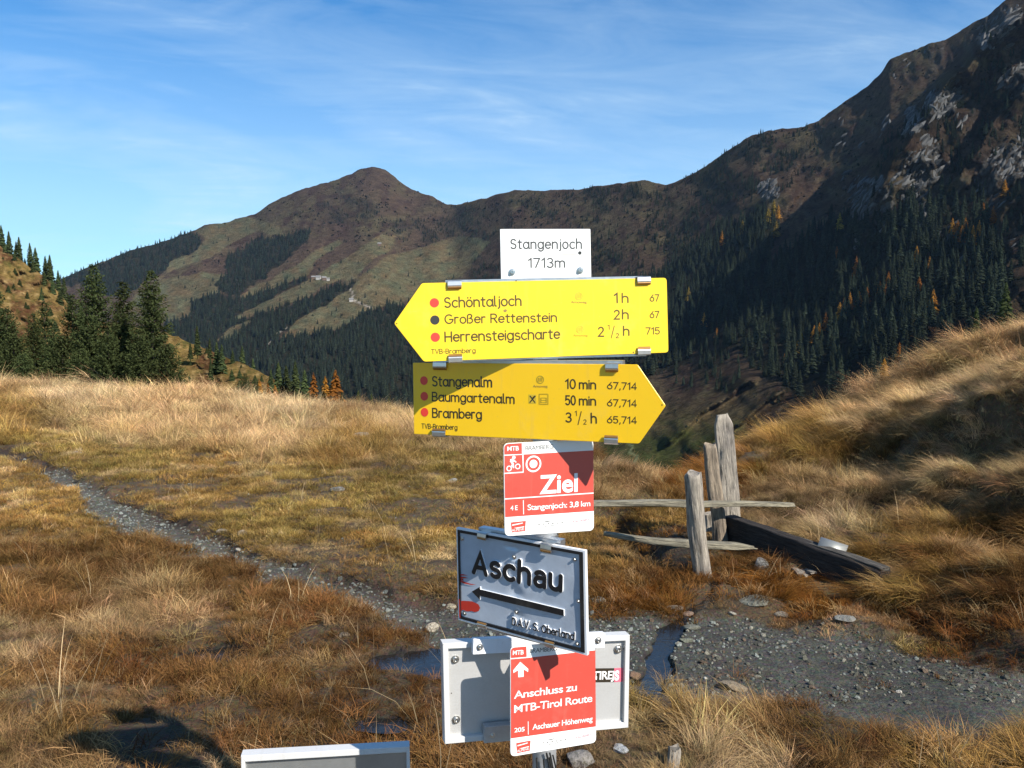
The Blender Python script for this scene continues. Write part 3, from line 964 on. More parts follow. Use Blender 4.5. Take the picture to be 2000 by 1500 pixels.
    s *= np.where(K == 0, .95, 1.0) * (1 + .45 * clump[:, 0] + .5 * tus)
    C = C * (1 + .45 * tus[:, None])
    hs = s * rng.uniform(.75, 1.2, n) / np.clip(cover, 1.0, 2.0) ** .65
    edge_tm = trail_mask(X + .0, Y)[0]
    hs = hs * (1 - .5 * edge_tm) * np.interp(r, [3, 6, 14], [.36, .46, .66])
    bd, _ = poly_dist(X, Y, [(1.65, 6.9), (2.30, 5.85)])
    hs = hs * (1 - .62 * np.exp(-((np.abs(bd) / .38) ** 2)))
    s = s * np.interp(r, [3, 7], [.8, 1])
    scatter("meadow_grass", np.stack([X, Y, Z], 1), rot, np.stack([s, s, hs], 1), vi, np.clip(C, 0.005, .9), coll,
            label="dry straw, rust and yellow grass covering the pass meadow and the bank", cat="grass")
    # tall dry stalks
    ns = 190
    ys = np.exp(rng.uniform(math.log(2.6), math.log(30), ns)); xs = ys * rng.uniform(-.62, .62, ns)
    zs = ground_z(xs, ys); ok = (road_mask(xs, ys) < .2) & (trail_mask(xs, ys)[0] < .2) & (ys < tab(EDGE, colpx(xs, ys)))
    xs, ys, zs = xs[ok], ys[ok], zs[ok]; ns = len(xs)
    SM = [make_tuft("stalk_%02d" % i, 60 + i, 3, .03, .22, .42, .0024, .2, .8) for i in range(4)]
    cs = src_coll("dry_stalk", SM, mat)
    s = rng.uniform(.7, 1.3, ns)
    scatter("dry_stalks", np.stack([xs, ys, zs], 1), np.stack([rng.normal(0, .1, ns), rng.normal(0, .1, ns), rng.random(ns) * 6.28], 1),
            np.stack([s * 1.2, s * 1.2, s], 1), rng.integers(0, 4, ns), np.tile(PALE * .8, (ns, 1)) * rng.uniform(.7, 1.2, (ns, 1)), cs,
            label="single tall dry stalks rising above the meadow grass", cat="grass")


# ---------------------------------------------------------------- stones
def rock_mesh(name, seed, flat=.6, sub=2, sharp=.35):
    import bmesh
    bm = bmesh.new(); bmesh.ops.create_icosphere(bm, subdivisions=sub, radius=1.0)
    r = np.random.default_rng(seed)
    planes = [(Vector(r.normal(0, 1, 3)).normalized(), r.uniform(.55, .9)) for _ in range(9)]
    for v in bm.verts:
        p = v.co.copy()
        for nrm, d in planes:
            q = p.dot(nrm)
            if q > d: p -= nrm * (q - d)
        a = np.array(p); k = 1 + .10 * float(fbm(np.array(a[0] * 2.5 + seed), np.array(a[1] * 2.5 + a[2] * 2), seed, 3))
        v.co = Vector((p.x * k, p.y * k * .8, p.z * k * flat))
    me = bpy.data.meshes.new(name); bm.to_mesh(me); bm.free()
    return me


def rock_material(name, instanced=False, base=(.20, .19, .16)):
    m, t = mat_new(name)
    tc = t.n('ShaderNodeTexCoord')
    nz = t.n('ShaderNodeTexNoise', {'Vector': tc.outputs['Object'], 'Scale': 3.0, 'Detail': 9.0, 'Roughness': .7})
    if instanced:
        b0 = t.n('ShaderNodeAttribute', attribute_name='tint', attribute_type='INSTANCER').outputs['Color']
    else:
        b0 = t.n('ShaderNodeRGB').outputs[0]; b0.default_value = (*base, 1)
    c = t.mix(1.0, b0, t.ramp(nz.outputs[0], [(.3, (.5, .5, .5)), (.5, (1, 1, 1)), (.72, (1.5, 1.48, 1.4))]), 'MULTIPLY')
    if not instanced:
        n2 = t.n('ShaderNodeTexNoise', {'Vector': tc.outputs['Object'], 'Scale': 5.0, 'Detail': 5.0})
        c = t.mix(t.ramp(n2.outputs[0], [(.52, (0, 0, 0)), (.66, (.7, .7, .7))]), c, (.09, .085, .045))
    bp = t.n('ShaderNodeBump', {'Height': nz.outputs[0], 'Strength': .6, 'Distance': .3})
    b = t.n('ShaderNodeBsdfPrincipled', {'Base Color': c, 'Roughness': .7, 'Normal': bp.outputs[0]})
    o = t.n('ShaderNodeOutputMaterial'); t.l(b.outputs[0], o.inputs[0])
    return m


STONES = [  # px, py, half width px, flatness, label, pale?
    (845, 1230, 15, .7, "whitish rounded stone lying alone left of the lettered Aschau sign", (.50, .44, .34)),
    (672, 1243, 12, .5, "small brown stone in rust grass left of the whitish stone", (.22, .17, .12)),
    (1147, 1172, 7, 1.3, "upright pale splinter of rock close to the right edge of the embossed sign", (.40, .38, .33)),
    (1167, 1175, 17, .45, "pale flat stone beside the upright splinter right of the embossed sign", (.34, .32, .27)),
    (1486, 1110, 15, 1.1, "grey pointed boulder half sunk in grass below the fallen beam", (.26, .25, .23)),
    (1521, 1160, 15, .6, "tan wedge-shaped stone in orange moss below the fallen beam", (.33, .27, .19)),
    (1475, 1177, 32, .22, "long flat grey-green slab at the upper edge of the gravel road", (.20, .20, .16)),
    (1315, 1191, 22, .3, "flat brown slab at the head of the little stream", (.23, .19, .14)),
    (1344, 1201, 14, .3, "small reddish flat stone just right of the stream head", (.24, .16, .12)),
    (1430, 1203, 9, .5, "small pale stone on the upper road edge between slab and stream", (.40, .37, .30)),
    (1527, 1205, 16, .5, "rounded brown stone sitting on orange moss at the road edge", (.24, .20, .15)),
    (1650, 1211, 22, .25, "thin grey plate of stone in moss at the far edge of the road", (.25, .24, .21)),
    (1350, 1229, 20, .25, "flat mossy grey slab in the road just right of the stream", (.20, .20, .16)),
    (1340, 1252, 16, .3, "greenish flat stone below the mossy slab beside the stream", (.19, .20, .15)),
    (1766, 1222, 12, .4, "small grey-green stone at the right end of the far road edge", (.20, .20, .16)),
    (1432, 1345, 32, .3, "large brown slab stone overhanging the puddle at the near road edge", (.24, .19, .13)),
    (1378, 1328, 5, .7, "tiny white quartz pebble above the brown slab stone", (.65, .62, .55)),
    (1755, 1354, 7, .6, "bright white pebble on the near edge of the gravel road", (.62, .58, .50)),
    (1240, 1325, 14, .5, "rust-coloured stone at the left shore of the puddle", (.22, .13, .08)),
    (1210, 1465, 20, .45, "pale stone in the grass right of the signpost foot", (.42, .43, .44)),
    (1135, 1493, 34, .55, "grey block of rock standing behind the foot of the signpost", (.25, .23, .21)),
    (433, 1040, 12, .55, "tan stone in a row on the upper edge of the trail, left one", (.33, .26, .17)),
    (476, 1046, 14, .55, "tan triangular stone on the upper edge of the trail, right one", (.36, .28, .18)),
    (466, 1080, 7, .6, "small white stone in the middle of the trail", (.50, .47, .40)),
    (880, 1187, 12, .5, "light tan stone on the trail just left of the embossed sign", (.40, .34, .24)),
    (885, 942, 12, .5, "pale lichened rock in the meadow left of the red goal sign", (.38, .36, .32)),
    (708, 857, 22, .45, "low grey rock far back in the straw meadow", (.30, .29, .27)),
    (150, 888, 10, .5, "grey stone in the dark earth where the trail enters at left", (.24, .22, .2)),
    (660, 960, 16, .4, "low grey stones patch stone in the middle of the meadow", (.22, .21, .19)),
    (1475, 1063, 9, .5, "small brown stone beside the end of the lower fence rail", (.26, .22, .17)),
]


def build_stones():
    for i, (px, py, hw, flat, lab, colr) in enumerate(STONES):
        p = hit_ground(px, py)
        s = hw / FPX * p.y
        me = rock_mesh("rock", 500 + i, flat, 3)
        o = link("rock", me, rock_material("stone_surface", base=colr))
        o.location = (p.x, p.y, p.z + s * flat * .3)
        o.scale = (s, s * 1.1, s)
        o.rotation_euler = (rng.normal(0, .08), rng.normal(0, .08), rng.uniform(-.5, .5))
        tag(o, lab, "stone")
    # gravel of trail and road
    M = [rock_mesh("pebble_%02d" % i, 900 + i, .6, 1) for i in range(6)]
    coll = src_coll("pebble", M, rock_material("gravel_stone", True))
    N = 130000
    X = rng.uniform(-6, 8, N); Y = rng.uniform(4.0, 13, N)
    tm, td, tp = trail_mask(X, Y); rm = road_mask(X, Y); wm = water_mask(X, Y)
    patch = sstep(-.35, .25, fbm(X / .5, Y / .5, 401, 3))
    p = tm * sstep(.42, .60, tp) * sstep(.5, .1, td) * 1.3 * (.35 + .65 * patch) + rm * (.25 + .75 * patch) + .012
    p = np.clip(p, 0, 1) * (1 - .85 * wm)
    k = rng.random(N) < p; X, Y = X[k], Y[k]; n = len(X)
    X2 = rng.uniform(-14, -5, 2500); Y2 = rng.uniform(8, 16, 2500); k2 = rng.random(2500) < trail_mask(X2, Y2)[0] * .25
    X = np.r_[X, X2[k2]]; Y = np.r_[Y, Y2[k2]]; n = len(X)
    Z = ground_z(X, Y)
    s = .004 + .014 * rng.random(n) ** 6 + .006 * rng.random(n)
    ontrail = trail_mask(X, Y)[0] > .3
    s = np.where(ontrail, s * 1.1, s)
    base = np.array((.115, .112, .082)); pale = np.array((.26, .245, .19)); brown = np.array((.13, .09, .058)); blue = np.array((.22, .24, .215))
    u = rng.random((n, 1))
    C = np.where(u < .45, base, np.where(u < .62, pale, np.where(u < .8, brown, blue)))
    C = np.where(ontrail[:, None] & (rng.random((n, 1)) < .5), blue * 1.1, C) * rng.uniform(.45, 1.35, (n, 1))
    rot = np.stack([rng.normal(0, .4, n), rng.normal(0, .4, n), rng.random(n) * 6.28], 1)
    scatter("gravel", np.stack([X, Y, Z + s * .2], 1), rot, np.stack([s, s, s], 1) * rng.uniform(.7, 1.4, (n, 3)), rng.integers(0, 6, n), C, coll,
            label="grey-green and pale gravel on the trail and the wet road", cat="gravel")


# ---------------------------------------------------------------- trees
def foliage_mat(name, a, b, obj_var=.35, rough=.8, trans=.15):
    m, t = mat_new(name)
    oi = t.n('ShaderNodeObjectInfo')
    at_ = t.n('ShaderNodeAttribute', attribute_name='leaf')
    sp = t.n('ShaderNodeSeparateColor', {0: at_.outputs['Color']})
    c = t.mix(sp.outputs[1], a, b)
    v = t.math('ADD', 1 - obj_var, t.math('MULTIPLY', oi.outputs['Random'], obj_var * 2))
    hs = t.n('ShaderNodeHueSaturation', {'Value': v, 'Saturation': 1.0, 'Hue': t.math('ADD', .487, t.math('MULTIPLY', oi.outputs['Random'], .026)), 'Color': c})
    d = t.n('ShaderNodeBsdfDiffuse', {'Color': hs.outputs[0], 'Roughness': .5})
    tr = t.n('ShaderNodeBsdfTranslucent', {'Color': hs.outputs[0]})
    ms = t.n('ShaderNodeMixShader', {0: trans})
    t.l(d.outputs[0], ms.inputs[1]); t.l(tr.outputs[0], ms.inputs[2])
    o = t.n('ShaderNodeOutputMaterial'); t.l(ms.outputs[0], o.inputs[0])
    return m


def cone_tube(p0, p1, r0, r1, n=6):
    """tapered tube as (verts, faces)"""
    p0, p1 = np.array(p0, float), np.array(p1, float)
    d = p1 - p0; L = np.linalg.norm(d); d = d / L
    a = np.cross(d, (0, 0, 1.0)) if abs(d[2]) < .9 else np.cross(d, (1.0, 0, 0)); a /= np.linalg.norm(a); b = np.cross(d, a)
    V = []
    for p, r in ((p0, r0), (p1, r1)):
        for k in range(n):
            t = 2 * math.pi * k / n
            V.append(p + r * (math.cos(t) * a + math.sin(t) * b))
    F = [(k, (k + 1) % n, n + (k + 1) % n, n + k) for k in range(n)]
    return V, F


class Acc:
    def __init__(s): s.V = []; s.F = []; s.n = 0
    def add(s, V, F):
        s.V += [tuple(v) for v in V]; s.F += [tuple(i + s.n for i in f) for f in F]; s.n += len(V)
        return s
    def mesh(s, name, smooth=False): return mesh(name, s.V, s.F, smooth)


def spruce_detail(name, seed, H, R, full=1.0, gaps=.1):
    """near spruce: whorled drooping branches, each with side twigs carrying needle-sized faces"""
    r = np.random.default_rng(seed)
    trunk = Acc()
    pts = [(0, 0, 0)]
    for k in range(1, 9):
        pts.append((r.normal(0, .02), r.normal(0, .02), H * k / 8))
    for k in range(8):
        trunk.add(*cone_tube(pts[k], pts[k + 1], .02 * H * (1 - k / 8.2), .02 * H * (1 - (k + 1) / 8.2), 7))
    TV = []; leafv = []
    z = .05 * H
    while z < H * .985:
        f = z / H
        prof = (1 - f) ** .78 * (.55 + .45 * min(1, f * 5 + .4)) * R + .05
        nb = int(r.integers(7, 10)) if f < .9 else 4
        off = r.random() * 6.28
        for b in range(nb):
            if r.random() < gaps: continue
            phi = off + 6.283 * b / nb + r.normal(0, .2)
            L = prof * r.uniform(.62, 1.18)
            droop = -.32 + .75 * f + r.normal(0, .09)
            nseg = max(3, int(L / .085))
            ts = (np.arange(nseg) + .6) / nseg
            bx = ts * L
            bz = z + L * (droop * ts + .32 * ts ** 2.2)
            sag = r.normal(0, .05)
            # twigs on both sides
            for t_, x_, z_ in zip(ts, bx, bz):
                tl = (.10 + .34 * L * (1 - t_) ** .8 * min(1, t_ * 3 + .2)) * r.uniform(.6, 1.2)
                for sgn in (-1, 1):
                    nq = max(2, int(tl / .05 * full))
                    q = (np.arange(nq) + r.random()) / nq
                    ang = .85
                    lx = x_ + q * tl * math.cos(ang); ly = sgn * q * tl * math.sin(ang) + sag * x_; lz = z_ - q * tl * r.uniform(.12, .55) + r.normal(0, .014, nq)
                    X = lx * math.cos(phi) - ly * math.sin(phi); Y = lx * math.sin(phi) + ly * math.cos(phi)
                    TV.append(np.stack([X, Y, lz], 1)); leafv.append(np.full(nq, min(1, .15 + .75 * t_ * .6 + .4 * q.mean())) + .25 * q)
        z += (.13 + .07 * (1 - f)) * r.uniform(.75, 1.2) * (.6 + H / 12)
    P = np.concatenate(TV); lv = np.concatenate(leafv)
    n = len(P)
    # each spray: a thin four point leaf in a random plane, pointing outwards and down
    out = P.copy(); out[:, 2] = 0; nn = np.linalg.norm(out, axis=1, keepdims=True) + 1e-4; out /= nn
    d = out * r.uniform(.3, 1.0, (n, 1)) + r.normal(0, .55, (n, 3)); d[:, 2] -= .1; d /= np.linalg.norm(d, axis=1, keepdims=True)
    w = np.cross(d, r.normal(0, 1, (n, 3)) * .5 + np.array((0, 0, 1.0))); w /= np.linalg.norm(w, axis=1, keepdims=True) + 1e-6
    s = r.uniform(.06, .13, (n, 1)) * (.75 + H / 22); ww = s * r.uniform(.22, .42, (n, 1))
    V = np.stack([P - d * s * .5, P + w * ww, P + d * s, P - w * ww], 1).reshape(-1, 3)
    F = np.arange(n * 4).reshape(-1, 4)
    crown = mesh_np("crown", V, F)
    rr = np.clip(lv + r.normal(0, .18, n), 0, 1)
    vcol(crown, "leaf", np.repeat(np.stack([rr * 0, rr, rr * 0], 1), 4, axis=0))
    return trunk.mesh("trunk", True), crown


def conifer_far(name, seed, H=1.0, R=.17, nb=90, base=.08, airy=0.0):
    """distant conifer, 1 m high unit mesh: layered ragged branch fans round a thin trunk (one mesh)"""
    r = np.random.default_rng(seed)
    V = []; F = []; lf = []
    tv, tf = cone_tube((0, 0, -.12), (0, 0, H * .96), .012, .002, 5)
    V += [tuple(v) for v in tv]; F += tf; lf += [0.0] * len(tv); 
    for i in range(nb):
        f = base + (1 - base) * (i / nb) ** .9
        if r.random() < airy * .4: continue
        L = R * (1 - f) ** .8 * r.uniform(.65, 1.2) + .012
        phi = i * 2.399 + r.normal(0, .25)
        z = f * H
        c, s = math.cos(phi), math.sin(phi)
        wd = L * r.uniform(.32, .5) * (1 - .3 * airy) + .006
        dz = -.5 * L * r.uniform(.5, 1.2); th = .028 * r.uniform(.7, 1.3)
        k = len(V)
        pts = [(0, 0, z + th), (L * .6, wd, z + dz * .55), (L, 0, z + dz * .9), (L * .6, -wd, z + dz * .55), (L * .45, 0, z + dz * .25 + th * .8), (L * .5, 0, z + dz * .8 - th)]
        for (x, y, zz) in pts:
            V.append((x * c - y * s, x * s + y * c, zz))
        F += [(k, k + 1, k + 4), (k + 4, k + 1, k + 2), (k + 4, k + 2, k + 3), (k, k + 4, k + 3), (k + 5, k + 1, k + 2), (k + 5, k + 3, k + 2)]
        q = min(1, max(0, .5 + r.normal(0, .25)))
        lf += [q * .5, q, min(1, q + .2), q, q, q * .6]
    me = mesh(name, V, F)
    lf = np.array(lf); vcol(me, "leaf", np.stack([lf * 0, lf, lf * 0], 1))
    return me


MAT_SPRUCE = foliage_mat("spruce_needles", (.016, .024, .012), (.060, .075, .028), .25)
MAT_SPRUCE_FAR = foliage_mat("far_spruce_needles", (.010, .014, .011), (.036, .045, .027), .40)
MAT_LARCH = foliage_mat("larch_needles", (.12, .050, .010), (.42, .19, .035), .35, trans=.3)
MAT_YELLOW = foliage_mat("yellowing_larch_needles", (.09, .075, .012), (.30, .21, .04), .3, trans=.3)
MAT_BARK = mat_simple("bark", (.075, .055, .042), .9, var=.4, scale=12, bump=.02)


def tree(name, trunk_me, crown_me, loc, scale, rz, label, group, cat="spruce"):
    e = empty(name, Vector(loc), label, cat, group)
    e.scale = (scale,) * 3; e.rotation_euler = (0, 0, rz)
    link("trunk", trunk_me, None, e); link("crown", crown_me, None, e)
    return e


def forest_place(px, py):
    """where on the mountainside a tree stands, in words, and its group"""
    row = "high under the crags" if py < 480 else ("half way down the shaded slope" if py < 620 else "low in the valley shade")
    col = "just right of the yellow arrows" if px < 1400 else ("above the fence stakes" if px < 1540 else ("left of the orange larches" if px < 1680 else ("above the grassy bank" if px < 1860 else "near the right picture edge")))
    return row + ", " + col, "forest spruces " + row + " " + col


def build_trees():
    # --- detailed spruces behind the crest of the meadow
    V = []
    for i, (H, R, full, gaps) in enumerate([(6.2, 1.55, .75, .10), (5.2, 1.8, .8, .05), (3.0, 1.35, .9, .03), (5.8, 1.25, .75, .16)]):
        tm, cm = spruce_detail("spruce%d" % i, 1000 + i, H, R, full, gaps)
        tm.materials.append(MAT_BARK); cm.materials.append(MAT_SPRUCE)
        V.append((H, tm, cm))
    # px of the stem, py of the top, py of the foot, distance, variant, label
    near = [(190, 515, 760, 31, 0, "tallest dark spruce of the left clump, its bare spiky top against the mountain"),
            (246, 545, 770, 30, 3, "slender spruce directly right of the tallest one in the left clump"),
            (301, 528, 790, 27, 0, "spruce with an open ragged top at the right end of the left clump"),
            (146, 572, 765, 33, 3, "thin spruce directly left of the tallest one in the clump"),
            (18, 600, 765, 33, 1, "broad spruce cut by the left edge of the picture"),
            (70, 612, 770, 32, 0, "spruce with sparse grey twigs, second from the left edge"),
            (108, 640, 770, 31, 1, "lower bushy spruce filling the gap left of the tall spruces"),
            (215, 640, 780, 27, 1, "bushy young spruce in front of the two tall ones"),
            (274, 640, 785, 26, 1, "bushy young spruce at the foot of the ragged-topped one"),
            (326, 670, 790, 25, 2, "short broad spruce at the right foot of the clump"),
            (350, 735, 800, 24, 2, "low spruce shrub on the meadow edge right of the clump"),
            (160, 680, 775, 28, 2, "squat dark spruce in front of the clump, below the tallest tree"),
            (48, 690, 770, 29, 2, "squat spruce near the left edge in front of the broad one"),
            (378, 768, 800, 23, 2, "tiny green spruce shrub peeping over the meadow edge"),
            (480, 728, 810, 24, 1, "young green spruce on the meadow edge before the golden shoulder"),
            (388, 762, 805, 23.5, 2, "second tiny spruce shrub at the meadow edge"),
            (0, 560, 765, 34, 3, "ragged dark spruce half outside the left edge of the picture"),
            (92, 585, 770, 34, 3, "narrow spruce with a thin crown between the left pair and the tall ones"),
            (125, 655, 775, 29, 2, "stocky young spruce closing the gap at the foot of the clump"),
            (176, 600, 770, 29.5, 1, "full-skirted spruce overlapping the tallest one from the front"),
            (240, 600, 775, 28.5, 1, "broad spruce overlapping the slender one from the front"),
            (295, 620, 785, 28, 1, "broad low spruce wrapped round the ragged-topped one"),
            (30, 650, 768, 30.5, 2, "dense dark spruce low between the two at the left edge"),
            (425, 745, 805, 26, 3, "thin spruce sapling among grass at the foot of the shoulder")]
    for px, pt, pb, D, v, lab in near:
        H, tm, cm = V[v]
        foot = at(px, pb + 12, D); hh = (at(px, pt, D).z - foot.z)
        tree("spruce_tree", tm, cm, foot, hh / H, rng.uniform(0, 6.28), lab, "spruces behind the meadow crest")
    # --- mid-distance trees, individually named
    global FARM, LARM
    FARM = [conifer_far("far_spruce_%02d" % i, 40 + i, 1.0, r_, nb, .05) for i, (r_, nb) in enumerate([(.20, 110), (.235, 100), (.18, 110), (.25, 90), (.19, 90)])]
    LARM = [conifer_far("far_larch_%02d" % i, 70 + i, 1.0, r_, nb, .10, 1.0) for i, (r_, nb) in enumerate([(.33, 130), (.38, 130), (.29, 120)])]
    YEL = []
    for m_ in FARM: m_.materials.append(MAT_SPRUCE_FAR)
    for m_ in LARM: m_.materials.append(MAT_LARCH)
    for i in range(2):
        y = LARM[i].copy(); y.materials.clear(); y.materials.append(MAT_YELLOW); YEL.append(y)
    dark = [m_.copy() for m_ in FARM]
    for m_ in dark: m_.materials.clear(); m_.materials.append(MAT_SPRUCE)

    def lone(name, px, pt, pb, D, me, lab, cat, group=None, wide=1.0):
        foot = at(px, pb, D); h = at(px, pt, D).z - foot.z
        o = link(name, me); o.location = foot; o.scale = (h * wide, h * wide, h); o.rotation_euler = (0, 0, rng.uniform(0, 6.28))
        return tag(o, lab, cat, group)
    ridge = [(4, 440, 505, 235, 1, "tall dark spruce on the left ridge at the picture edge"), (19, 452, 520, 232, 0, "dark spruce second from the edge on the left ridge"),
             (39, 463, 540, 225, 2, "slim spruce on the left ridge between the edge pair and the gap"), (33, 472, 530, 226, 3, "wide low spruce behind the slim one on the ridge"), (60, 475, 548, 215, 4, "spruce standing free in the middle of the left ridge"),
             (71, 484, 560, 212, 1, "broad spruce just below the middle of the left ridge"), (90, 500, 568, 208, 2, "narrow spruce below the broad one on the left ridge"), (99, 498, 575, 205, 0, "lowest pair on the left ridge, the taller spruce"),
             (115, 528, 590, 200, 2, "small spruce where the left ridge meets the mountain"), (82, 560, 600, 180, 3, "dark bushy spruce low on the heather slope"), (10, 500, 540, 225, 1, "spruce half way down the ridge at the picture edge"), (50, 505, 555, 218, 3, "spruce below the gap on the left ridge"), (126, 540, 598, 196, 4, "last little spruce at the foot of the left ridge")]
    for px, pt, pb, D, v, lab in ridge:
        lone("spruce_tree", px, pt, pb, D, dark[v], lab, "spruce", "spruces on the left ridge")
    for k, (px, pt, pb, D) in enumerate([(-8, 455, 530, 228), (12, 478, 545, 222), (30, 492, 560, 216), (66, 512, 575, 206), (88, 530, 590, 196), (104, 545, 596, 192), (118, 566, 612, 182), (140, 575, 625, 176), (158, 590, 640, 170)]):
        lone("spruce_tree", px, pt, pb, D, dark[k % 5], "dark spruce low on the left ridge, " + ("half outside the picture", "second from the edge in the lower row", "third from the edge in the lower row", "below the free-standing one", "in the notch of the slope",
             "beside the smallest ones", "just above the tall foreground spruces", "behind the slender foreground spruce", "last one behind the foreground clump")[k], "spruce", "spruces on the left ridge", 1.25)
    sh = [(386, 636, 694, 118, 2, "lone spruce upper on the golden shoulder"), (372, 668, 700, 118, 1, "small bush-like spruce left on the golden shoulder"), (410, 660, 700, 116, 4, "thin half-bare spruce left of the big pair on the shoulder"),
          (424, 668, 728, 108, 1, "big dark spruce in the middle of the golden shoulder"), (434, 672, 728, 107, 3, "broad dark spruce right of the big one on the shoulder"), (412, 700, 742, 96, 2, "small dark spruce below the big pair on the shoulder"),
          (455, 684, 742, 118, 3, "wide spruce just behind the shoulder line"), (474, 676, 750, 122, 0, "spruce with a forked open top behind the shoulder line"), (495, 700, 760, 120, 1, "dark spruce going down behind the shoulder"),
          (372, 700, 712, 108, 1, "tiny dark bush left on the golden shoulder"), (545, 708, 800, 90, 1, "dark spruce left in the row behind the meadow edge"), (560, 714, 800, 90, 3, "broad dark spruce second in the row behind the meadow edge"), (578, 706, 800, 88, 0, "tallest dark spruce in the row left of the orange larches"),
          (596, 722, 800, 86, 1, "dark spruce touching the orange larches"), (530, 722, 800, 88, 3, "dull spruce at the left end of the row behind the meadow"), (500, 736, 800, 60, 1, "small spruce before the rust-coloured larches"),
          (700, 762, 812, 60, 1, "low spruce right of the orange larches"), (726, 768, 815, 58, 3, "low spruce bush second right of the orange larches"), (668, 765, 806, 55, 3, "little spruce under the tallest orange larch"), (760, 774, 815, 60, 4, "last low spruce bush before the signs")]
    for px, pt, pb, D, v, lab in sh:
        lone("spruce_tree", px, pt, pb, D, dark[v], lab, "spruce", "spruces on and behind the golden shoulder")
    la = [(613, 728, 800, 80, 2, "slim orange larch, leftmost of the three by the row of spruces"), (636, 735, 800, 78, 0, "middle orange larch with a yellowish top"), (656, 722, 800, 76, 1, "tallest orange larch, right one of the three"),
          (508, 742, 800, 62, 0, "small rust-coloured larch on the left in front of the dark row"), (538, 752, 802, 60, 1, "small rust-brown larch right in front of the dark row"), (524, 748, 800, 64, 2, "thin rusty larch between the two small ones")]
    for px, pt, pb, D, v, lab in la:
        lone("larch_tree", px, pt, pb, D, LARM[v], lab, "larch", "orange larches behind the meadow crest")
    lone("spruce_tree", 1962, 552, 668, 150, dark[1], "large dark spruce standing behind the grassy bank at the right edge", "spruce")
    lone("spruce_tree", 1905, 600, 690, 140, dark[2], "dim slender spruce left of the large one behind the bank", "spruce")
    lone("larch_tree", 1726, 700, 765, 60, LARM[1], "orange larch bush rising just behind the lip of the bank", "larch")
    # --- larches on the shaded slope: single trees one can point at
    lar = [(1822, 565, 620), (1795, 540, 575), (1672, 500, 545), (1735, 530, 560), (1730, 555, 580), (1718, 548, 575), (1693, 560, 595), (1678, 568, 600), (1660, 570, 605), (1648, 582, 620), (1640, 590, 630),
           (1612, 610, 650), (1600, 630, 665), (1590, 635, 670), (1566, 650, 680), (1558, 662, 690), (1630, 670, 700), (1532, 690, 715), (1756, 668, 700), (1786, 620, 650), (1815, 500, 535), (1885, 425, 465), (1870, 430, 470), (1900, 440, 480),
           (1860, 425, 455), (1878, 440, 475), (1912, 430, 470), (1920, 395, 430), (1640, 415, 450), (1634, 480, 510), (1516, 430, 465), (1511, 390, 425), (1500, 405, 440), (1450, 430, 460), (1345, 560, 590), (1410, 450, 480), (1765, 700, 735), (1718, 695, 730), (1750, 690, 720), (1790, 480, 515), (1400, 640, 660), (1375, 610, 640), (1520, 400, 430), (1962, 350, 385), (1940, 400, 440)]
    for i, (px, pt, pb) in enumerate(lar):
        jx = np.array([float(px)]); D = float(far_depth(jx, np.array([float(pb)]))[0]) * .995
        yel = i in (14, 15, 16, 28, 30, 31, 32, 33, 34)
        lone("larch_tree", px, pt, pb, D, (YEL[i % 2] if yel else LARM[i % 3]),
             ("yellowing" if yel else "orange autumn") + " larch " + forest_place(px, pt)[0], "larch",
             ("yellowing larches " if yel else "orange larches ") + forest_place(px, pt)[0], 1.0)
    # --- forest: candidates in picture space turned into world positions
    N = 110000
    px = rng.uniform(-60, 2080, N); py = rng.uniform(60, 930, N)
    S = smoothtab(SKYL, px, 3.0); ok = (py > S + 1.5) & (py < tab(BOTY, px) - 12)
    px, py = px[ok], py[ok]
    D = far_depth(px, py)
    dens = forest_density(px, py)
    Hm = 9.5 + 9.5 * rng.random(len(px)) ** .8 - 3.5 * sstep(1000, 1700, D); small = sstep(480, 330, py) * sstep(1100, 700, px)
    Hm = Hm * (1 - .35 * small) * np.where(dens < .5, .62, 1.0)
    Hm = np.where((px > 1150) & (py > 300), Hm * np.clip(1.05 + (1500 - px) * -.0001, .8, 1.2), Hm)
    hp = Hm / D * FPX                                      # apparent height
    want = 1.0 / np.maximum(9, (hp * .34) * (hp * .42))     # stems per photo pixel where dense
    cand = len(px) / (2140.0 * 700)
    p = dens * want / cand
    k = rng.random(len(px)) < np.clip(p, 0, 1)
    px, py, D, Hm, hp = px[k], py[k], D[k], Hm[k], hp[k]
    X, Y, Z = at_np(px, py, D)
    n = len(px); vi = rng.integers(0, 5, n); sx = Hm * rng.uniform(.85, 1.25, n); rz = rng.random(n) * 6.28
    hp = hp * np.where((px > 760) & (px < 1310) & (py > 540) & (py < 860), .4, 1)
    order = np.argsort(-hp)
    for j in order[:300]:
        o = link("spruce_tree", FARM[vi[j]])
        o.location = (X[j], Y[j], Z[j]); o.scale = (sx[j], sx[j], Hm[j]); o.rotation_euler = (0, 0, rz[j])
        where, grp = forest_place(px[j], py[j])
        tag(o, ("tall" if hp[j] > hp[order[150]] else "smaller") + " dark spruce " + where, "spruce", grp)
    q = order[300:]
    coll = src_coll("forest_tree", FARM, MAT_SPRUCE_FAR)
    m = len(q)
    scatter("spruce_forest", np.stack([X[q], Y[q], Z[q]], 1), np.stack([np.zeros(m), np.zeros(m), rz[q]], 1), np.stack([sx[q], sx[q], Hm[q]], 1), vi[q], np.ones((m, 3)), coll,
            label="dark spruce forest covering the far mountain sides", cat="forest")
    print("forest", n)
    # dwarf pines and heather cushions high up, boulders in the crags
    N = 90000
    px = rng.uniform(0, 2040, N); py = rng.uniform(20, 880, N)
    S = smoothtab(SKYL, px, 3.0); ok = (py > S + 1) & (py < tab(BOTY, px) - 12); px, py = px[ok], py[ok]
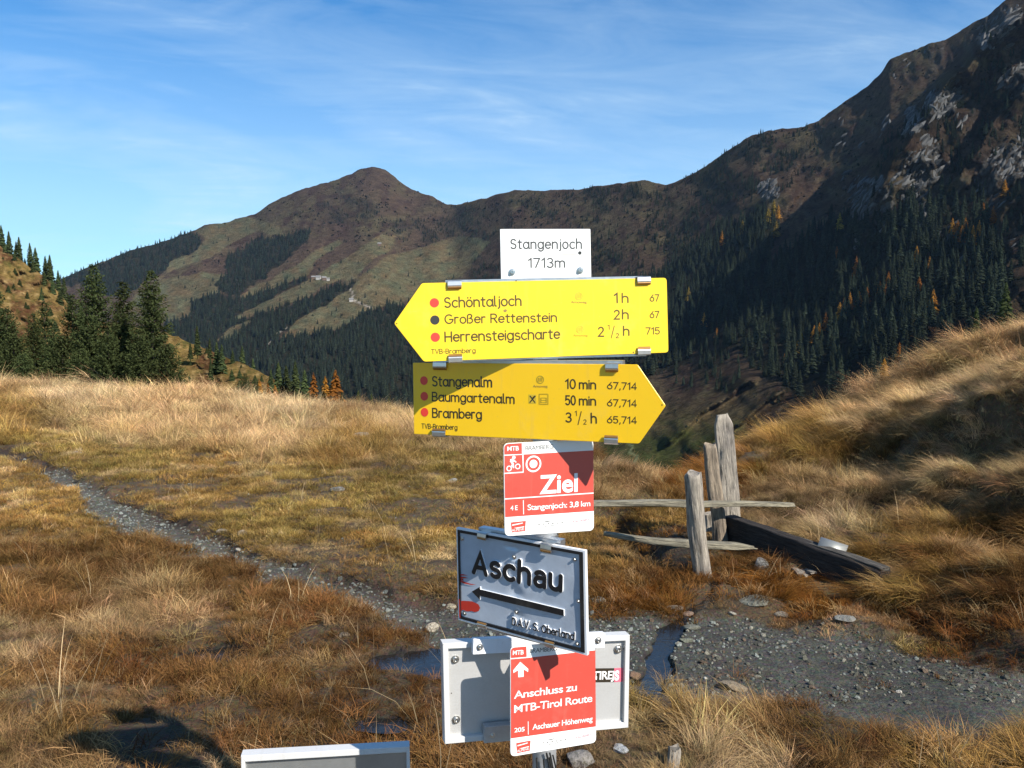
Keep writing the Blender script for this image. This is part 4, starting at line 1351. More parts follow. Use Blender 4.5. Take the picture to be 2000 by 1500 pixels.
    den = forest_density(px, py); cl = fbm(px / 16, py / 10, 931, 4); past = poly_field(px, py, PASTURES, 6)
    ok = (rng.random(len(px)) < np.clip(.16 + cl * 1.3, 0, .85)) & ((~past) | (rng.random(len(px)) < .06)) & (den < .9) & (rng.random(len(px)) < .55)
    px, py = px[ok], py[ok]; D = far_depth(px, py); X, Y, Z = at_np(px, py, D); n = len(px)
    s = rng.uniform(.9, 2.6, n) * np.clip(D / 1200, .5, 1.7); w = s * rng.uniform(2.2, 5.5, n)
    scatter("mountain_scrub", np.stack([X, Y, Z - .3], 1), np.stack([np.zeros(n), np.zeros(n), rng.random(n) * 6.28], 1), np.stack([w, w, s], 1), rng.integers(0, 3, n), np.ones((n, 3)),
            src_coll("scrub", [m_.copy() for m_ in FARM[:3]], MAT_SPRUCE_FAR), label="dark dwarf pine and heather scrub on the upper mountain slopes", cat="scrub")
    P = []
    for poly in ROCKS_PX:
        q = np.array(poly); n = 190
        x = rng.uniform(q[:, 0].min(), q[:, 0].max(), n); y = rng.uniform(q[:, 1].min(), q[:, 1].max(), n); k = in_poly(x, y, poly); P.append(np.stack([x[k], y[k]], 1))
    x = rng.uniform(1640, 2040, 900); y = rng.uniform(60, 520, 900); k = (y > smoothtab(SKYL, x, 3) + 12) & (fbm(x / 24, y / 40, 41, 3) > .26); P.append(np.stack([x[k], y[k]], 1))
    P = np.concatenate(P); D = far_depth(P[:, 0], P[:, 1]); X, Y, Z = at_np(P[:, 0], P[:, 1], D); n = len(P)
    s = rng.uniform(1.2, 4.6, n) * rng.uniform(.5, 1.1, n); u = rng.uniform(.35, 1.3, (n, 1))
    scatter("crag_rocks", np.stack([X, Y, Z], 1), np.stack([rng.normal(0, .3, n), rng.normal(.75, .25, n), rng.normal(.2, .4, n)], 1), np.stack([s * .7, s * 1.0, s * 3.4], 1), rng.integers(0, 6, n), np.array((.046, .047, .046)) * u,
            src_coll("crag", [rock_mesh("crag_%02d" % i, 700 + i, .8, 1) for i in range(6)], rock_material("crag_stone", True)), label="pale grey rock crags jutting out of the right-hand mountain", cat="rocks")
    # small bushes on the hill at left
    N = 900
    px = rng.uniform(0, 620, N); py = rng.uniform(480, 800, N)
    S = smoothtab(HSKY, px, 6.0); cl = fbm(px / 30, py / 20, 881, 3)
    ok = (py > S + 6) & (rng.random(N) < np.clip(.1 + cl * 1.8, 0, 1)); px, py = px[ok], py[ok]; n = len(px)
    D = hill_depth(px, py); X, Y, Z = at_np(px, py, D)
    s = rng.uniform(.5, 1.8, n)
    scatter("hill_shrubs", np.stack([X, Y, Z - .1 * s], 1), np.stack([np.zeros(n), np.zeros(n), rng.random(n) * 6.28], 1), np.stack([s * 2.2, s * 2.2, s], 1), rng.integers(0, 5, n), np.ones((n, 3)), src_coll("shrub", dark, MAT_SPRUCE),
            label="low dark shrubs and heather dotted over the golden hill at left", cat="shrubs")


build_grass()
build_stones()
build_trees()
# ---------------------------------------------------------------- stroke lettering (rounded road-sign hand)
def arc(cx, cy, rx, ry, a0, a1, n=9):
    n = max(3, int(abs(a1 - a0) / 22) + 2)
    return [(cx + rx * math.cos(math.radians(a0 + (a1 - a0) * i / (n - 1))), cy + ry * math.sin(math.radians(a0 + (a1 - a0) * i / (n - 1)))) for i in range(n)]


def glyph(ch):
    """strokes on a cap height of 1, x height .70 -> (strokes, advance)"""
    xh = .70
    o = arc(.26, .35, .26, .35, 0, 360)
    G = {
        'o': ([o], .52), 'ö': ([o, [(.13, .93), (.13, .95)], [(.39, .93), (.39, .95)]], .52),
        'a': ([o, [(.53, xh), (.53, .14), (.58, 0)]], .56), 'd': ([o, [(.53, 1.05), (.53, 0)]], .53), 'b': ([arc(.28, .35, .26, .35, 180, -180), [(.02, 1.05), (.02, 0)]], .54),
        'g': ([o, [(.53, xh), (.53, 0)] + arc(.28, 0, .25, .27, 0, -150)], .54), 'c': ([arc(.27, .35, .27, .35, 50, 310)], .46),
        'e': ([[(.02, .38)] + [(.50, .38)] + arc(.26, .36, .26, .34, 8, 318)[1:]], .50),
        'h': ([[(0, 1.05), (0, 0)], [(0, .42)] + arc(.24, .45, .24, .25, 160, 0) + [(.48, 0)]], .50),
        'n': ([[(0, xh), (0, 0)], [(0, .42)] + arc(.24, .45, .24, .25, 160, 0) + [(.48, 0)]], .50),
        'm': ([[(0, xh), (0, 0)], [(0, .44)] + arc(.20, .48, .20, .22, 160, 0) + [(.40, 0)], [(.40, .44)] + arc(.60, .48, .20, .22, 160, 0) + [(.80, 0)]], .82),
        'u': ([[(0, xh), (0, .25)] + arc(.23, .25, .23, .25, 180, 340) + [(.47, .3)], [(.47, xh), (.47, 0)]], .49),
        'r': ([[(0, xh), (0, 0)], [(0, .42)] + arc(.20, .48, .20, .22, 165, 60)], .32),
        'i': ([[(0, xh), (0, 0)], [(0, .93), (0, .95)]], .02), 'j': ([[(.12, xh), (.12, -.02)] + arc(-.05, -.05, .17, .2, 0, -70), [(.12, .93), (.12, .95)]], .14),
        'l': ([[(0, 1.05), (0, .15)] + arc(.13, .14, .13, .14, 190, 270)], .14), 't': ([[(.14, .92), (.14, .16)] + arc(.27, .15, .13, .15, 190, 290), [(0, xh), (.34, xh)]], .34),
        's': ([arc(.21, .525, .19, .175, 35, 250)[:-1] + arc(.22, .175, .20, .175, 75, -145)], .42),
        'S': ([arc(.27, .75, .23, .25, 30, 250)[:-1] + arc(.27, .25, .25, .25, 75, -150)], .54),
        'G': ([arc(.38, .5, .37, .5, 48, 340) + [(.74, .46), (.44, .46)]], .76), 'R': ([[(0, 0), (0, 1), (.28, 1)] + arc(.28, .75, .24, .25, 80, -80) + [(.28, .5), (0, .5)], [(.26, .5), (.56, 0)]], .56),
        'B': ([[(0, 0), (0, 1), (.26, 1)] + arc(.26, .76, .22, .24, 80, -80) + [(.26, .52), (0, .52)], [(.26, .52)] + arc(.28, .26, .25, .26, 80, -80) + [(.26, 0), (0, 0)]], .54),
        'H': ([[(0, 0), (0, 1)], [(.58, 0), (.58, 1)], [(0, .5), (.58, .5)]], .60), 'T': ([[(0, 1), (.56, 1)], [(.28, 1), (.28, 0)]], .56),
        'V': ([[(0, 1), (.29, 0), (.58, 1)]], .58), 'A': ([[(0, 0), (.31, 1), (.62, 0)], [(.11, .30), (.51, .30)]], .62), 'D': ([[(0, 0), (0, 1), (.20, 1)] + arc(.20, .5, .34, .5, 80, -80) + [(.20, 0), (0, 0)]], .54),
        'O': ([arc(.34, .5, .32, .5, 90, 450)], .68), 'ß': ([[(0, 0), (0, .75)] + arc(.20, .80, .20, .22, 180, -30) + [(.20, .56)] + arc(.22, .28, .24, .28, 80, -110)], .50),
        '-': ([[(0, .38), (.26, .38)]], .26), '.': ([[(.04, .02), (.04, .03)]], .08), ',': ([[(.10, .06), (.04, -.16)]], .12), ' ': ([], .20),
        '/': ([[(0, -.25), (.36, 1.1)]], .36), ':': ([[(.04, .03), (.04, .05)], [(.04, .58), (.04, .60)]], .08),
        '1': ([[(0, .80), (.22, 1), (.22, 0)]], .26), '2': ([arc(.25, .72, .24, .28, 160, -25) + [(0, 0), (.52, 0)]], .52),
        '3': ([arc(.24, .76, .22, .24, 150, -85), arc(.24, .26, .26, .27, 90, -150)], .50), '5': ([[(.46, 1), (.06, 1), (.03, .55)] + arc(.24, .32, .25, .32, 115, -145)], .50),
        '4': ([[(.40, 0), (.40, 1), (0, .28), (.54, .28)]], .54), '6': ([[(.42, 1)] + [(.12, .55)] + arc(.26, .31, .26, .31, 150, -200)], .52), '7': ([[(0, 1), (.50, 1), (.16, 0)]], .50),
        '8': ([arc(.25, .76, .21, .23, 0, 360), arc(.25, .27, .25, .27, 0, 360)], .50), '0': ([arc(.26, .5, .25, .5, 0, 360)], .52),
        'Á': ([[(0, 0), (.31, 1), (.62, 0)], [(.11, .30), (.51, .30)]], .62),
        # double-storey a of the embossed plate
        'ä': ([[(.06, .60)] + arc(.24, .50, .20, .20, 130, 0) + [(.45, 0)], [(.45, .42)] + arc(.22, .21, .20, .21, 75, 285) + [(.45, .10)]], .47),
    }
    return G.get(ch, ([], .3))


def strip(pts, w, z, closed=False):
    """mitred ribbon with round ends -> verts, faces (one outline polygon strip)"""
    P = [Vector(p).to_2d() if len(p) > 2 else Vector(p) for p in pts]
    Q = [P[0]]
    for p in P[1:]:
        if (p - Q[-1]).length > 1e-4: Q.append(p)
    P = Q
    if len(P) < 2: P = [P[0], P[0] + Vector((0, .01))]
    n = len(P); V = []; F = []
    closed = (P[0] - P[-1]).length < 1e-3 and n > 3
    if closed: P = P[:-1]; n -= 1
    for i in range(n):
        a = P[(i - 1) % n] if (closed or i > 0) else P[i]; b = P[(i + 1) % n] if (closed or i < n - 1) else P[i]
        d1 = (P[i] - a); d2 = (b - P[i])
        if d1.length < 1e-6: d1 = d2
        if d2.length < 1e-6: d2 = d1
        d1 = d1.normalized(); d2 = d2.normalized()
        t = (d1 + d2)
        t = t.normalized() if t.length > 1e-3 else d1
        nn = Vector((-t.y, t.x)); c = max(.45, nn.dot(Vector((-d1.y, d1.x))))
        o = nn * (w / 2 / c)
        V += [(P[i].x + o.x, P[i].y + o.y, z), (P[i].x - o.x, P[i].y - o.y, z)]
    m = n if closed else n - 1
    for i in range(m):
        j = (i + 1) % n
        F.append((2 * i + 1, 2 * j + 1, 2 * j, 2 * i))
    if not closed:
        for (i, s) in ((0, -1), (n - 1, 1)):
            d = (P[1] - P[0] if i == 0 else P[-1] - P[-2]).normalized() * s
            base = len(V); k0, k1 = 2 * i, 2 * i + 1
            a0 = math.atan2(d.y, d.x)
            arcp = [(P[i].x + w / 2 * math.cos(a0 + q), P[i].y + w / 2 * math.sin(a0 + q), z) for q in (-1.0, -.5, 0, .5, 1.0)]
            V += arcp
            F.append((k1, *range(base, base + 5), k0) if s == 1 else (k0, *range(base, base + 5), k1))
    return V, F


def stroke_text(txt, weight=.135, gap=.17, z=0.0, dz=.00012):
    """returns verts, faces with cap height 1 and the total width"""
    V = []; F = []; x = 0
    for ch in txt:
        st, adv = glyph(ch)
        for k, s in enumerate(st):
            v, f = strip([(p[0] + x, p[1]) for p in s], weight, z)
            b = len(V); V += [(a, c, k) for a, c, _ in v]; F += [tuple(i + b for i in q) for q in f]
        x += adv + gap
    return V, F, x - gap


# ---------------------------------------------------------------- sign boards as real planes
class Board:
    """a sign plane; corners given as photo pixels with distances of its left and right edge"""
    def __init__(s, name, TL, TR, BR, BL, YL, YR, label, cat="sign", group=None):
        p = [np.array(at(*TL, YL)), np.array(at(*TR, YR)), np.array(at(*BR, YR)), np.array(at(*BL, YL))]
        ux = (p[1] + p[2]) / 2 - (p[0] + p[3]) / 2; ux /= np.linalg.norm(ux)
        uz = (p[0] + p[1]) / 2 - (p[2] + p[3]) / 2; uz -= ux * (uz @ ux); uz /= np.linalg.norm(uz)
        n = np.cross(ux, uz); c = sum(p) / 4
        s.o, s.ux, s.uz, s.n = c, ux, uz, n
        M = Matrix(((ux[0], uz[0], n[0], c[0]), (ux[1], uz[1], n[1], c[1]), (ux[2], uz[2], n[2], c[2]), (0, 0, 0, 1)))
        s.root = empty(name, M, label, cat, group)
        s.nz = 0

    def uv(s, px, py, w=0.0):
        d = ray(px, py); o = np.array((0, 0, CZ)); c = s.o + s.n * w
        t = ((c - o) @ s.n) / (d @ s.n); q = o + d * t - s.o
        return float(q @ s.ux), float(q @ s.uz)

    def part(s, name, me, mat, parent=None):
        o = link(name, me, mat, parent or s.root)
        return o

    def slab(s, name, pxs, w0, w1, mat, radius=0, rc=None, bevel=0, parent=None):
        pts = [s.uv(*p, w1) for p in pxs]
        if radius: pts = round_poly(pts, radius, rc)
        return s.part(name, prism(name, pts, w0, w1), mat, parent)

    def flat(s, name, pxs, w, mat, radius=0, rc=None, parent=None):
        pts = [s.uv(*p, w) for p in pxs]
        if radius: pts = round_poly(pts, radius, rc)
        return s.part(name, mesh(name, [(u, v, w) for u, v in pts], [tuple(reversed(range(len(pts)))) if area(pts) < 0 else tuple(range(len(pts)))]), mat, parent)

    def text(s, txt, x0, y0, x1, y1, cap, mat, w=.0018, weight=.158, gap=.17, name="lettering", flatz=True):
        """baseline from pixel (x0, y0) to (x1, y1), cap height in pixels at the left end"""
        V, F, W = stroke_text(txt, weight, gap)
        a = s.uv(x0, y0, w); b = s.uv(x1, y1, w); c = s.uv(x0, y0 - cap, w)
        ang = math.atan2(b[1] - a[1], b[0] - a[0]); L = math.hypot(b[0] - a[0], b[1] - a[1]); h = c[1] - a[1]
        kx = L / max(W, .05) if W > .1 else h
        ca, sa = math.cos(ang), math.sin(ang)
        # keep the stroke width even although x and y scale differ: rebuild with scaled strokes
        VV = []; FF = []; x = 0
        for ch in txt:
            st, adv = glyph(ch)
            for k, q in enumerate(st):
                v, f = strip([((p[0] + x) * kx, p[1] * h) for p in q], weight * h, 0)
                bb = len(VV); VV += [(a[0] + X * ca - Y * sa, a[1] + X * sa + Y * ca, w + k * .00012) for X, Y, _ in v]; FF += [tuple(i + bb for i in g) for g in f]
            x += adv + gap
        return s.part(name, mesh(name, VV, FF), mat)

    def font(s, txt, x0, y0, x1, y1, cap, mat, w=.0018, bold=.035, name="lettering", space=.92):
        cu = bpy.data.curves.new(name, 'FONT'); cu.body = txt; cu.size = 1.0; cu.offset = bold; cu.space_character = space; cu.resolution_u = 4
        tmp = bpy.data.objects.new("tmp", cu); COL.objects.link(tmp)
        dg = bpy.context.evaluated_depsgraph_get(); me = bpy.data.meshes.new_from_object(tmp.evaluated_get(dg))
        bpy.data.objects.remove(tmp); me.name = name
        co = np.zeros(len(me.vertices) * 3); me.vertices.foreach_get('co', co); co = co.reshape(-1, 3)
        x_0, x_1 = co[:, 0].min(), co[:, 0].max()
        a = s.uv(x0, y0, w); b = s.uv(x1, y1, w); c = s.uv(x0, y0 - cap, w)
        ang = math.atan2(b[1] - a[1], b[0] - a[0]); L = math.hypot(b[0] - a[0], b[1] - a[1]); h = (c[1] - a[1]) / .73
        X = (co[:, 0] - x_0) * L / (x_1 - x_0); Y = co[:, 1] * h
        ca, sa = math.cos(ang), math.sin(ang)
        co2 = np.stack([a[0] + X * ca - Y * sa, a[1] + X * sa + Y * ca, np.full(len(X), w)], 1)
        me.vertices.foreach_set('co', co2.ravel()); me.update()
        return s.part(name, me, mat)

    def disc(s, name, px, py, rpx, w, mat, rin=0.0, ry=None):
        u, v = s.uv(px, py, w); u2, _ = s.uv(px + rpx, py, w); r = abs(u2 - u); rr = (abs(s.uv(px, py - ry, w)[1] - v) if ry else r)
        n = 28; V = []; F = []
        for k in range(n):
            t = 2 * math.pi * k / n; V.append((u + r * math.cos(t), v + rr * math.sin(t), w))
        if rin:
            for k in range(n):
                t = 2 * math.pi * k / n; V.append((u + r * rin * math.cos(t), v + rr * rin * math.sin(t), w))
            F = [(k, (k + 1) % n, n + (k + 1) % n, n + k) for k in range(n)]
        else: F = [tuple(range(n))]
        return s.part(name, mesh(name, V, F), mat)

    def bolt(s, px, py, rpx, w, mat, name="bolt"):
        u, v = s.uv(px, py, w); u2, _ = s.uv(px + rpx, py, w); r = abs(u2 - u)
        A = Acc()
        V = []; F = []
        prof = [(r, 0), (r, r * .22), (r * .62, r * .25), (r * .62, r * .75), (r * .5, r * .9), (r * .28, r * .9), (r * .25, r * .6)]
        n = 14
        for (q, h) in prof:
            for k in range(n):
                t = 2 * math.pi * k / n; qq = q * (1.0 if q > r * .7 or k % 2 else .97)
                V.append((u + qq * math.cos(t), v + qq * math.sin(t), w + h))
        for j in range(len(prof) - 1):
            for k in range(n): F.append((j * n + k, j * n + (k + 1) % n, (j + 1) * n + (k + 1) % n, (j + 1) * n + k))
        F.append(tuple((len(prof) - 1) * n + k for k in range(n)))
        return s.part(name, mesh(name, V, F), mat)

    def clip(s, px, py, wpx, mat, top=True, t=.003, depth=.022, reach=.012):
        """bent spring clip gripping the board's edge; (px, py) is the middle of the clip on the edge"""
        u, v = s.uv(px, py, 0); u2, _ = s.uv(px + wpx / 2, py, 0); hw = abs(u2 - u); sg = 1 if top else -1
        # profile in (v, w): from the back, over the edge, down the front, rolled lip
        e = .0022
        prof = [(-.018, -.020), (e, -.020), (e + .0012, -.016), (e + .0012, t + .003), (e - .0005, t + .0052), (-reach * .55, t + .0058), (-reach * .9, t + .0050), (-reach, t + .0026), (-reach * .8, t + .0012)]
        th = .0012; V = []; F = []
        for q, side in ((0, -1), (1, 1)):
            for (a, b) in prof: V.append((u + side * hw, v + sg * a, b))
        n = len(prof)
        for k in range(n - 1): F.append((k, k + 1, n + k + 1, n + k))
        me = mesh("clip", V, F)
        o = s.part("clip", me, mat)
        md = o.modifiers.new("thick", 'SOLIDIFY'); md.thickness = th; md.offset = 0
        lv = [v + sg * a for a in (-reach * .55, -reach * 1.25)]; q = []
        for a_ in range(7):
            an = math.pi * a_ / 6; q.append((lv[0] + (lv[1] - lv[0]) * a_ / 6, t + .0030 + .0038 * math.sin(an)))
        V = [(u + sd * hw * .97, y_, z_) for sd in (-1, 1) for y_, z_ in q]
        self_ = s.part("clip_lip", mesh("clip_lip", V, [(k, k + 1, 8 + k, 7 + k) for k in range(6)], True), LIP_M)  # brown strip that shows the board mirrored in the steel lip
        return o

    def rail(s, name, p0, p1, hpx, w0, w1, mat):
        """aluminium rail behind the board, from pixel p0 to p1 (its upper edge)"""
        a = s.uv(*p0, w1); b = s.uv(*p1, w1); h = abs(s.uv(p0[0], p0[1] + hpx, w1)[1] - a[1])
        pts = [a, b, (b[0], b[1] - h), (a[0], a[1] - h)]
        return s.part(name, prism(name, pts, w0, w1), mat)


def area(p):
    return .5 * sum(p[i][0] * p[(i + 1) % len(p)][1] - p[(i + 1) % len(p)][0] * p[i][1] for i in range(len(p)))


def round_poly(pts, r, rc=None, n=5):
    out = []
    m = len(pts)
    for i, p in enumerate(pts):
        ri = r if rc is None else rc[i] * r
        if ri <= 0: out.append(p); continue
        p = Vector(p); a = Vector(pts[i - 1]); b = Vector(pts[(i + 1) % m])
        da = (a - p).normalized(); db = (b - p).normalized()
        p0, p1 = p + da * ri, p + db * ri
        for k in range(n + 1):
            t = k / n; q = p0 * (1 - t) ** 2 + p * 2 * t * (1 - t) + p1 * t * t
            out.append((q.x, q.y))
    return out


def prism(name, pts, w0, w1, bev=.0006):
    if area(pts) < 0: pts = pts[::-1]
    n = len(pts)
    c = Vector((sum(p[0] for p in pts) / n, sum(p[1] for p in pts) / n))
    ins = []
    for i in range(n):
        a, p, b = Vector(pts[i - 1]), Vector(pts[i]), Vector(pts[(i + 1) % n])
        d = (b - a).normalized(); nn = Vector((-d.y, d.x)); ins.append(p + nn * bev)
    V = [(p[0], p[1], w0) for p in pts] + [(p[0], p[1], w1 - bev) for p in pts] + [(p[0], p[1], w1) for p in ins]
    F = [tuple(reversed(range(n))), tuple(range(2 * n, 3 * n))]
    for j in (0, n):
        F += [(j + i, j + (i + 1) % n, j + n + (i + 1) % n, j + n + i) for i in range(n)]
    return mesh(name, V, F)


def face_mat(name, col, rough=.38, coat=.25, var=.05, weather=.22):
    m, t = mat_new(name)
    tc = t.n('ShaderNodeTexCoord')
    n1 = t.n('ShaderNodeTexNoise', {'Vector': tc.outputs['Object'], 'Scale': 9.0, 'Detail': 7.0, 'Roughness': .7})
    n2 = t.n('ShaderNodeTexNoise', {'Vector': tc.outputs['Object'], 'Scale': 160.0, 'Detail': 3.0, 'Roughness': .6})
    c = t.mix(n1.outputs[0], tuple(q * (1 - var) for q in col), tuple(min(1, q * (1 + var)) for q in col))
    f = t.ramp(n2.outputs[0], [(.66, (0, 0, 0)), (.76, (weather,) * 3)])
    c = t.mix(f, c, (.25, .22, .18))
    f1 = t.ramp(n1.outputs[0], [(.55, (0, 0, 0)), (.8, (weather * .8,) * 3)])
    c = t.mix(f1, c, (.35, .32, .26))
    if weather:
        mp = t.n('ShaderNodeMapping', {'Vector': tc.outputs['Object'], 'Scale': (55, 3.5, 1)})
        n3 = t.n('ShaderNodeTexNoise', {'Vector': mp.outputs[0], 'Scale': 1.0, 'Detail': 5.0, 'Roughness': .6})
        c = t.mix(t.ramp(n3.outputs[0], [(.56, (0, 0, 0)), (.78, (weather * .7,) * 3)]), c, (.30, .26, .19))
        mp2 = t.n('ShaderNodeMapping', {'Vector': tc.outputs['Object'], 'Scale': (9, 160, 1), 'Rotation': (0, 0, .5)})
        n4 = t.n('ShaderNodeTexNoise', {'Vector': mp2.outputs[0], 'Scale': 2.0, 'Detail': 3.0})
        c = t.mix(t.ramp(n4.outputs[0], [(.70, (0, 0, 0)), (.74, (weather,) * 3)]), c, tuple(min(1, q * .8 + .15) for q in col))
    r = t.math('ADD', rough - .08, t.math('MULTIPLY', n1.outputs[0], .18))
    bp = t.n('ShaderNodeBump', {'Height': n1.outputs[0], 'Strength': .25, 'Distance': .002})
    b = t.n('ShaderNodeBsdfPrincipled', {'Base Color': c, 'Roughness': r, 'Coat Weight': coat, 'Coat Roughness': .25, 'Normal': bp.outputs[0]})
    o = t.n('ShaderNodeOutputMaterial'); t.l(b.outputs[0], o.inputs[0])
    return m


YEL_M = face_mat("sunlit_yellow_enamel", (.86, .60, .016))  # one enamel on both arrow boards; stronger sun put into this lemon tone
YELD_M = face_mat("dimmer_yellow_enamel", (.92, .56, .008))  # same enamel again, weaker sun put into this deeper tone
WHT_M = face_mat("white_enamel", (.82, .82, .80))
RED_M = face_mat("red_print", (.50, .065, .045))
RED2_M = face_mat("red_dot_print", (.75, .05, .03), weather=0)
DOTB_M = face_mat("black_dot_print", (.035, .035, .03), weather=0)
INK_M = face_mat("black_print", (.030, .022, .012), weather=0)
INKB_M = face_mat("sun_hazed_print", (.085, .060, .012), weather=0)  # black print; sun haze on the upper board put into its brown tone
INKG_M = face_mat("grey_print", (.075, .075, .07), weather=0)
WHTP_M = face_mat("white_print", (.82, .80, .78), weather=0)
PALEY_M = face_mat("pale_mark_print", (.62, .44, .03), weather=0)
OLIVE_M = face_mat("olive_mark_print", (.42, .30, .02), weather=0)
OLIVD_M = face_mat("dark_mark_print", (.30, .20, .05), weather=0)
PINK_M = face_mat("faded_red_print", (.80, .40, .38), weather=0)
PINKS_M = face_mat("pink_sticker", (.78, .14, .20), weather=.1)
ALU_M = mat_simple("brushed_aluminium", (.62, .63, .64), .32, metal=.9, var=.12, scale=60, bump=.0006, dirt=(.30, .27, .22), dirt_amt=.35, dscale=14)
CLIP_M = mat_simple("steel_clip", (.78, .75, .70), .38, metal=1.0, var=.1, scale=50, dirt=(.34, .22, .12), dirt_amt=.3, dscale=30)
LIP_M = mat_simple("clip_lip_reflection", (.36, .19, .06), .35, metal=.6, var=.25, scale=60)  # steel lip; reflection of the yellow board put into its colour
GALV_M = mat_simple("galvanised_steel", (.46, .48, .50), .42, metal=.55, var=.22, scale=70, bump=.0008, dirt=(.28, .27, .25), dirt_amt=.35, dscale=9)
BACK_M = mat_simple("sign_back_metal", (.52, .52, .51), .42, metal=.35, var=.10, scale=240, bump=.0002, dirt=(.40, .39, .36), dirt_amt=.3, dscale=18)
STEEL_M = mat_simple("screw_steel", (.60, .59, .56), .3, metal=1.0, var=.2, scale=80)
PLATE_M = mat_simple("weathered_sky_tinted_plate", (.44, .50, .58), .30, metal=.15, var=.10, scale=14, bump=.0012, bscale=9, dirt=(.30, .33, .38), dirt_amt=.5, dscale=10)  # sky reflection on the plate put into its blue-grey base colour
BLK_M = face_mat("black_enamel", (.012, .012, .014), rough=.3, weather=.15)
RIM_M = face_mat("dulled_white_rim", (.56, .56, .55), weather=.35)
EDGE_M = face_mat("chalk_white_paint", (.74, .75, .77), weather=.2)
REDP_M = face_mat("scratched_red_paint", (.50, .035, .02), weather=.4)


def crosses(b, cx, cy, s, mat_box, mat_ink, w):
    pass


def arno(b, cx, cy, r, x0, x1, yb, cap, m1, m2):
    """little way-mark: a walker in a ring, its word below"""
    b.disc("way_mark", cx, cy, r, .0020, m1, rin=.82)
    for dx in (-.45, 0, .4):
        b.flat("way_mark_figure", [(cx + (dx - .1) * r, cy - .5 * r), (cx + (dx + .14) * r, cy - .6 * r), (cx + (dx + .12) * r, cy + .5 * r), (cx + (dx - .1) * r, cy + .55 * r)], .0020, m1)
    b.font("Arnoweg", x0, yb, x1, yb, cap, m2, w=.0020, bold=.0)


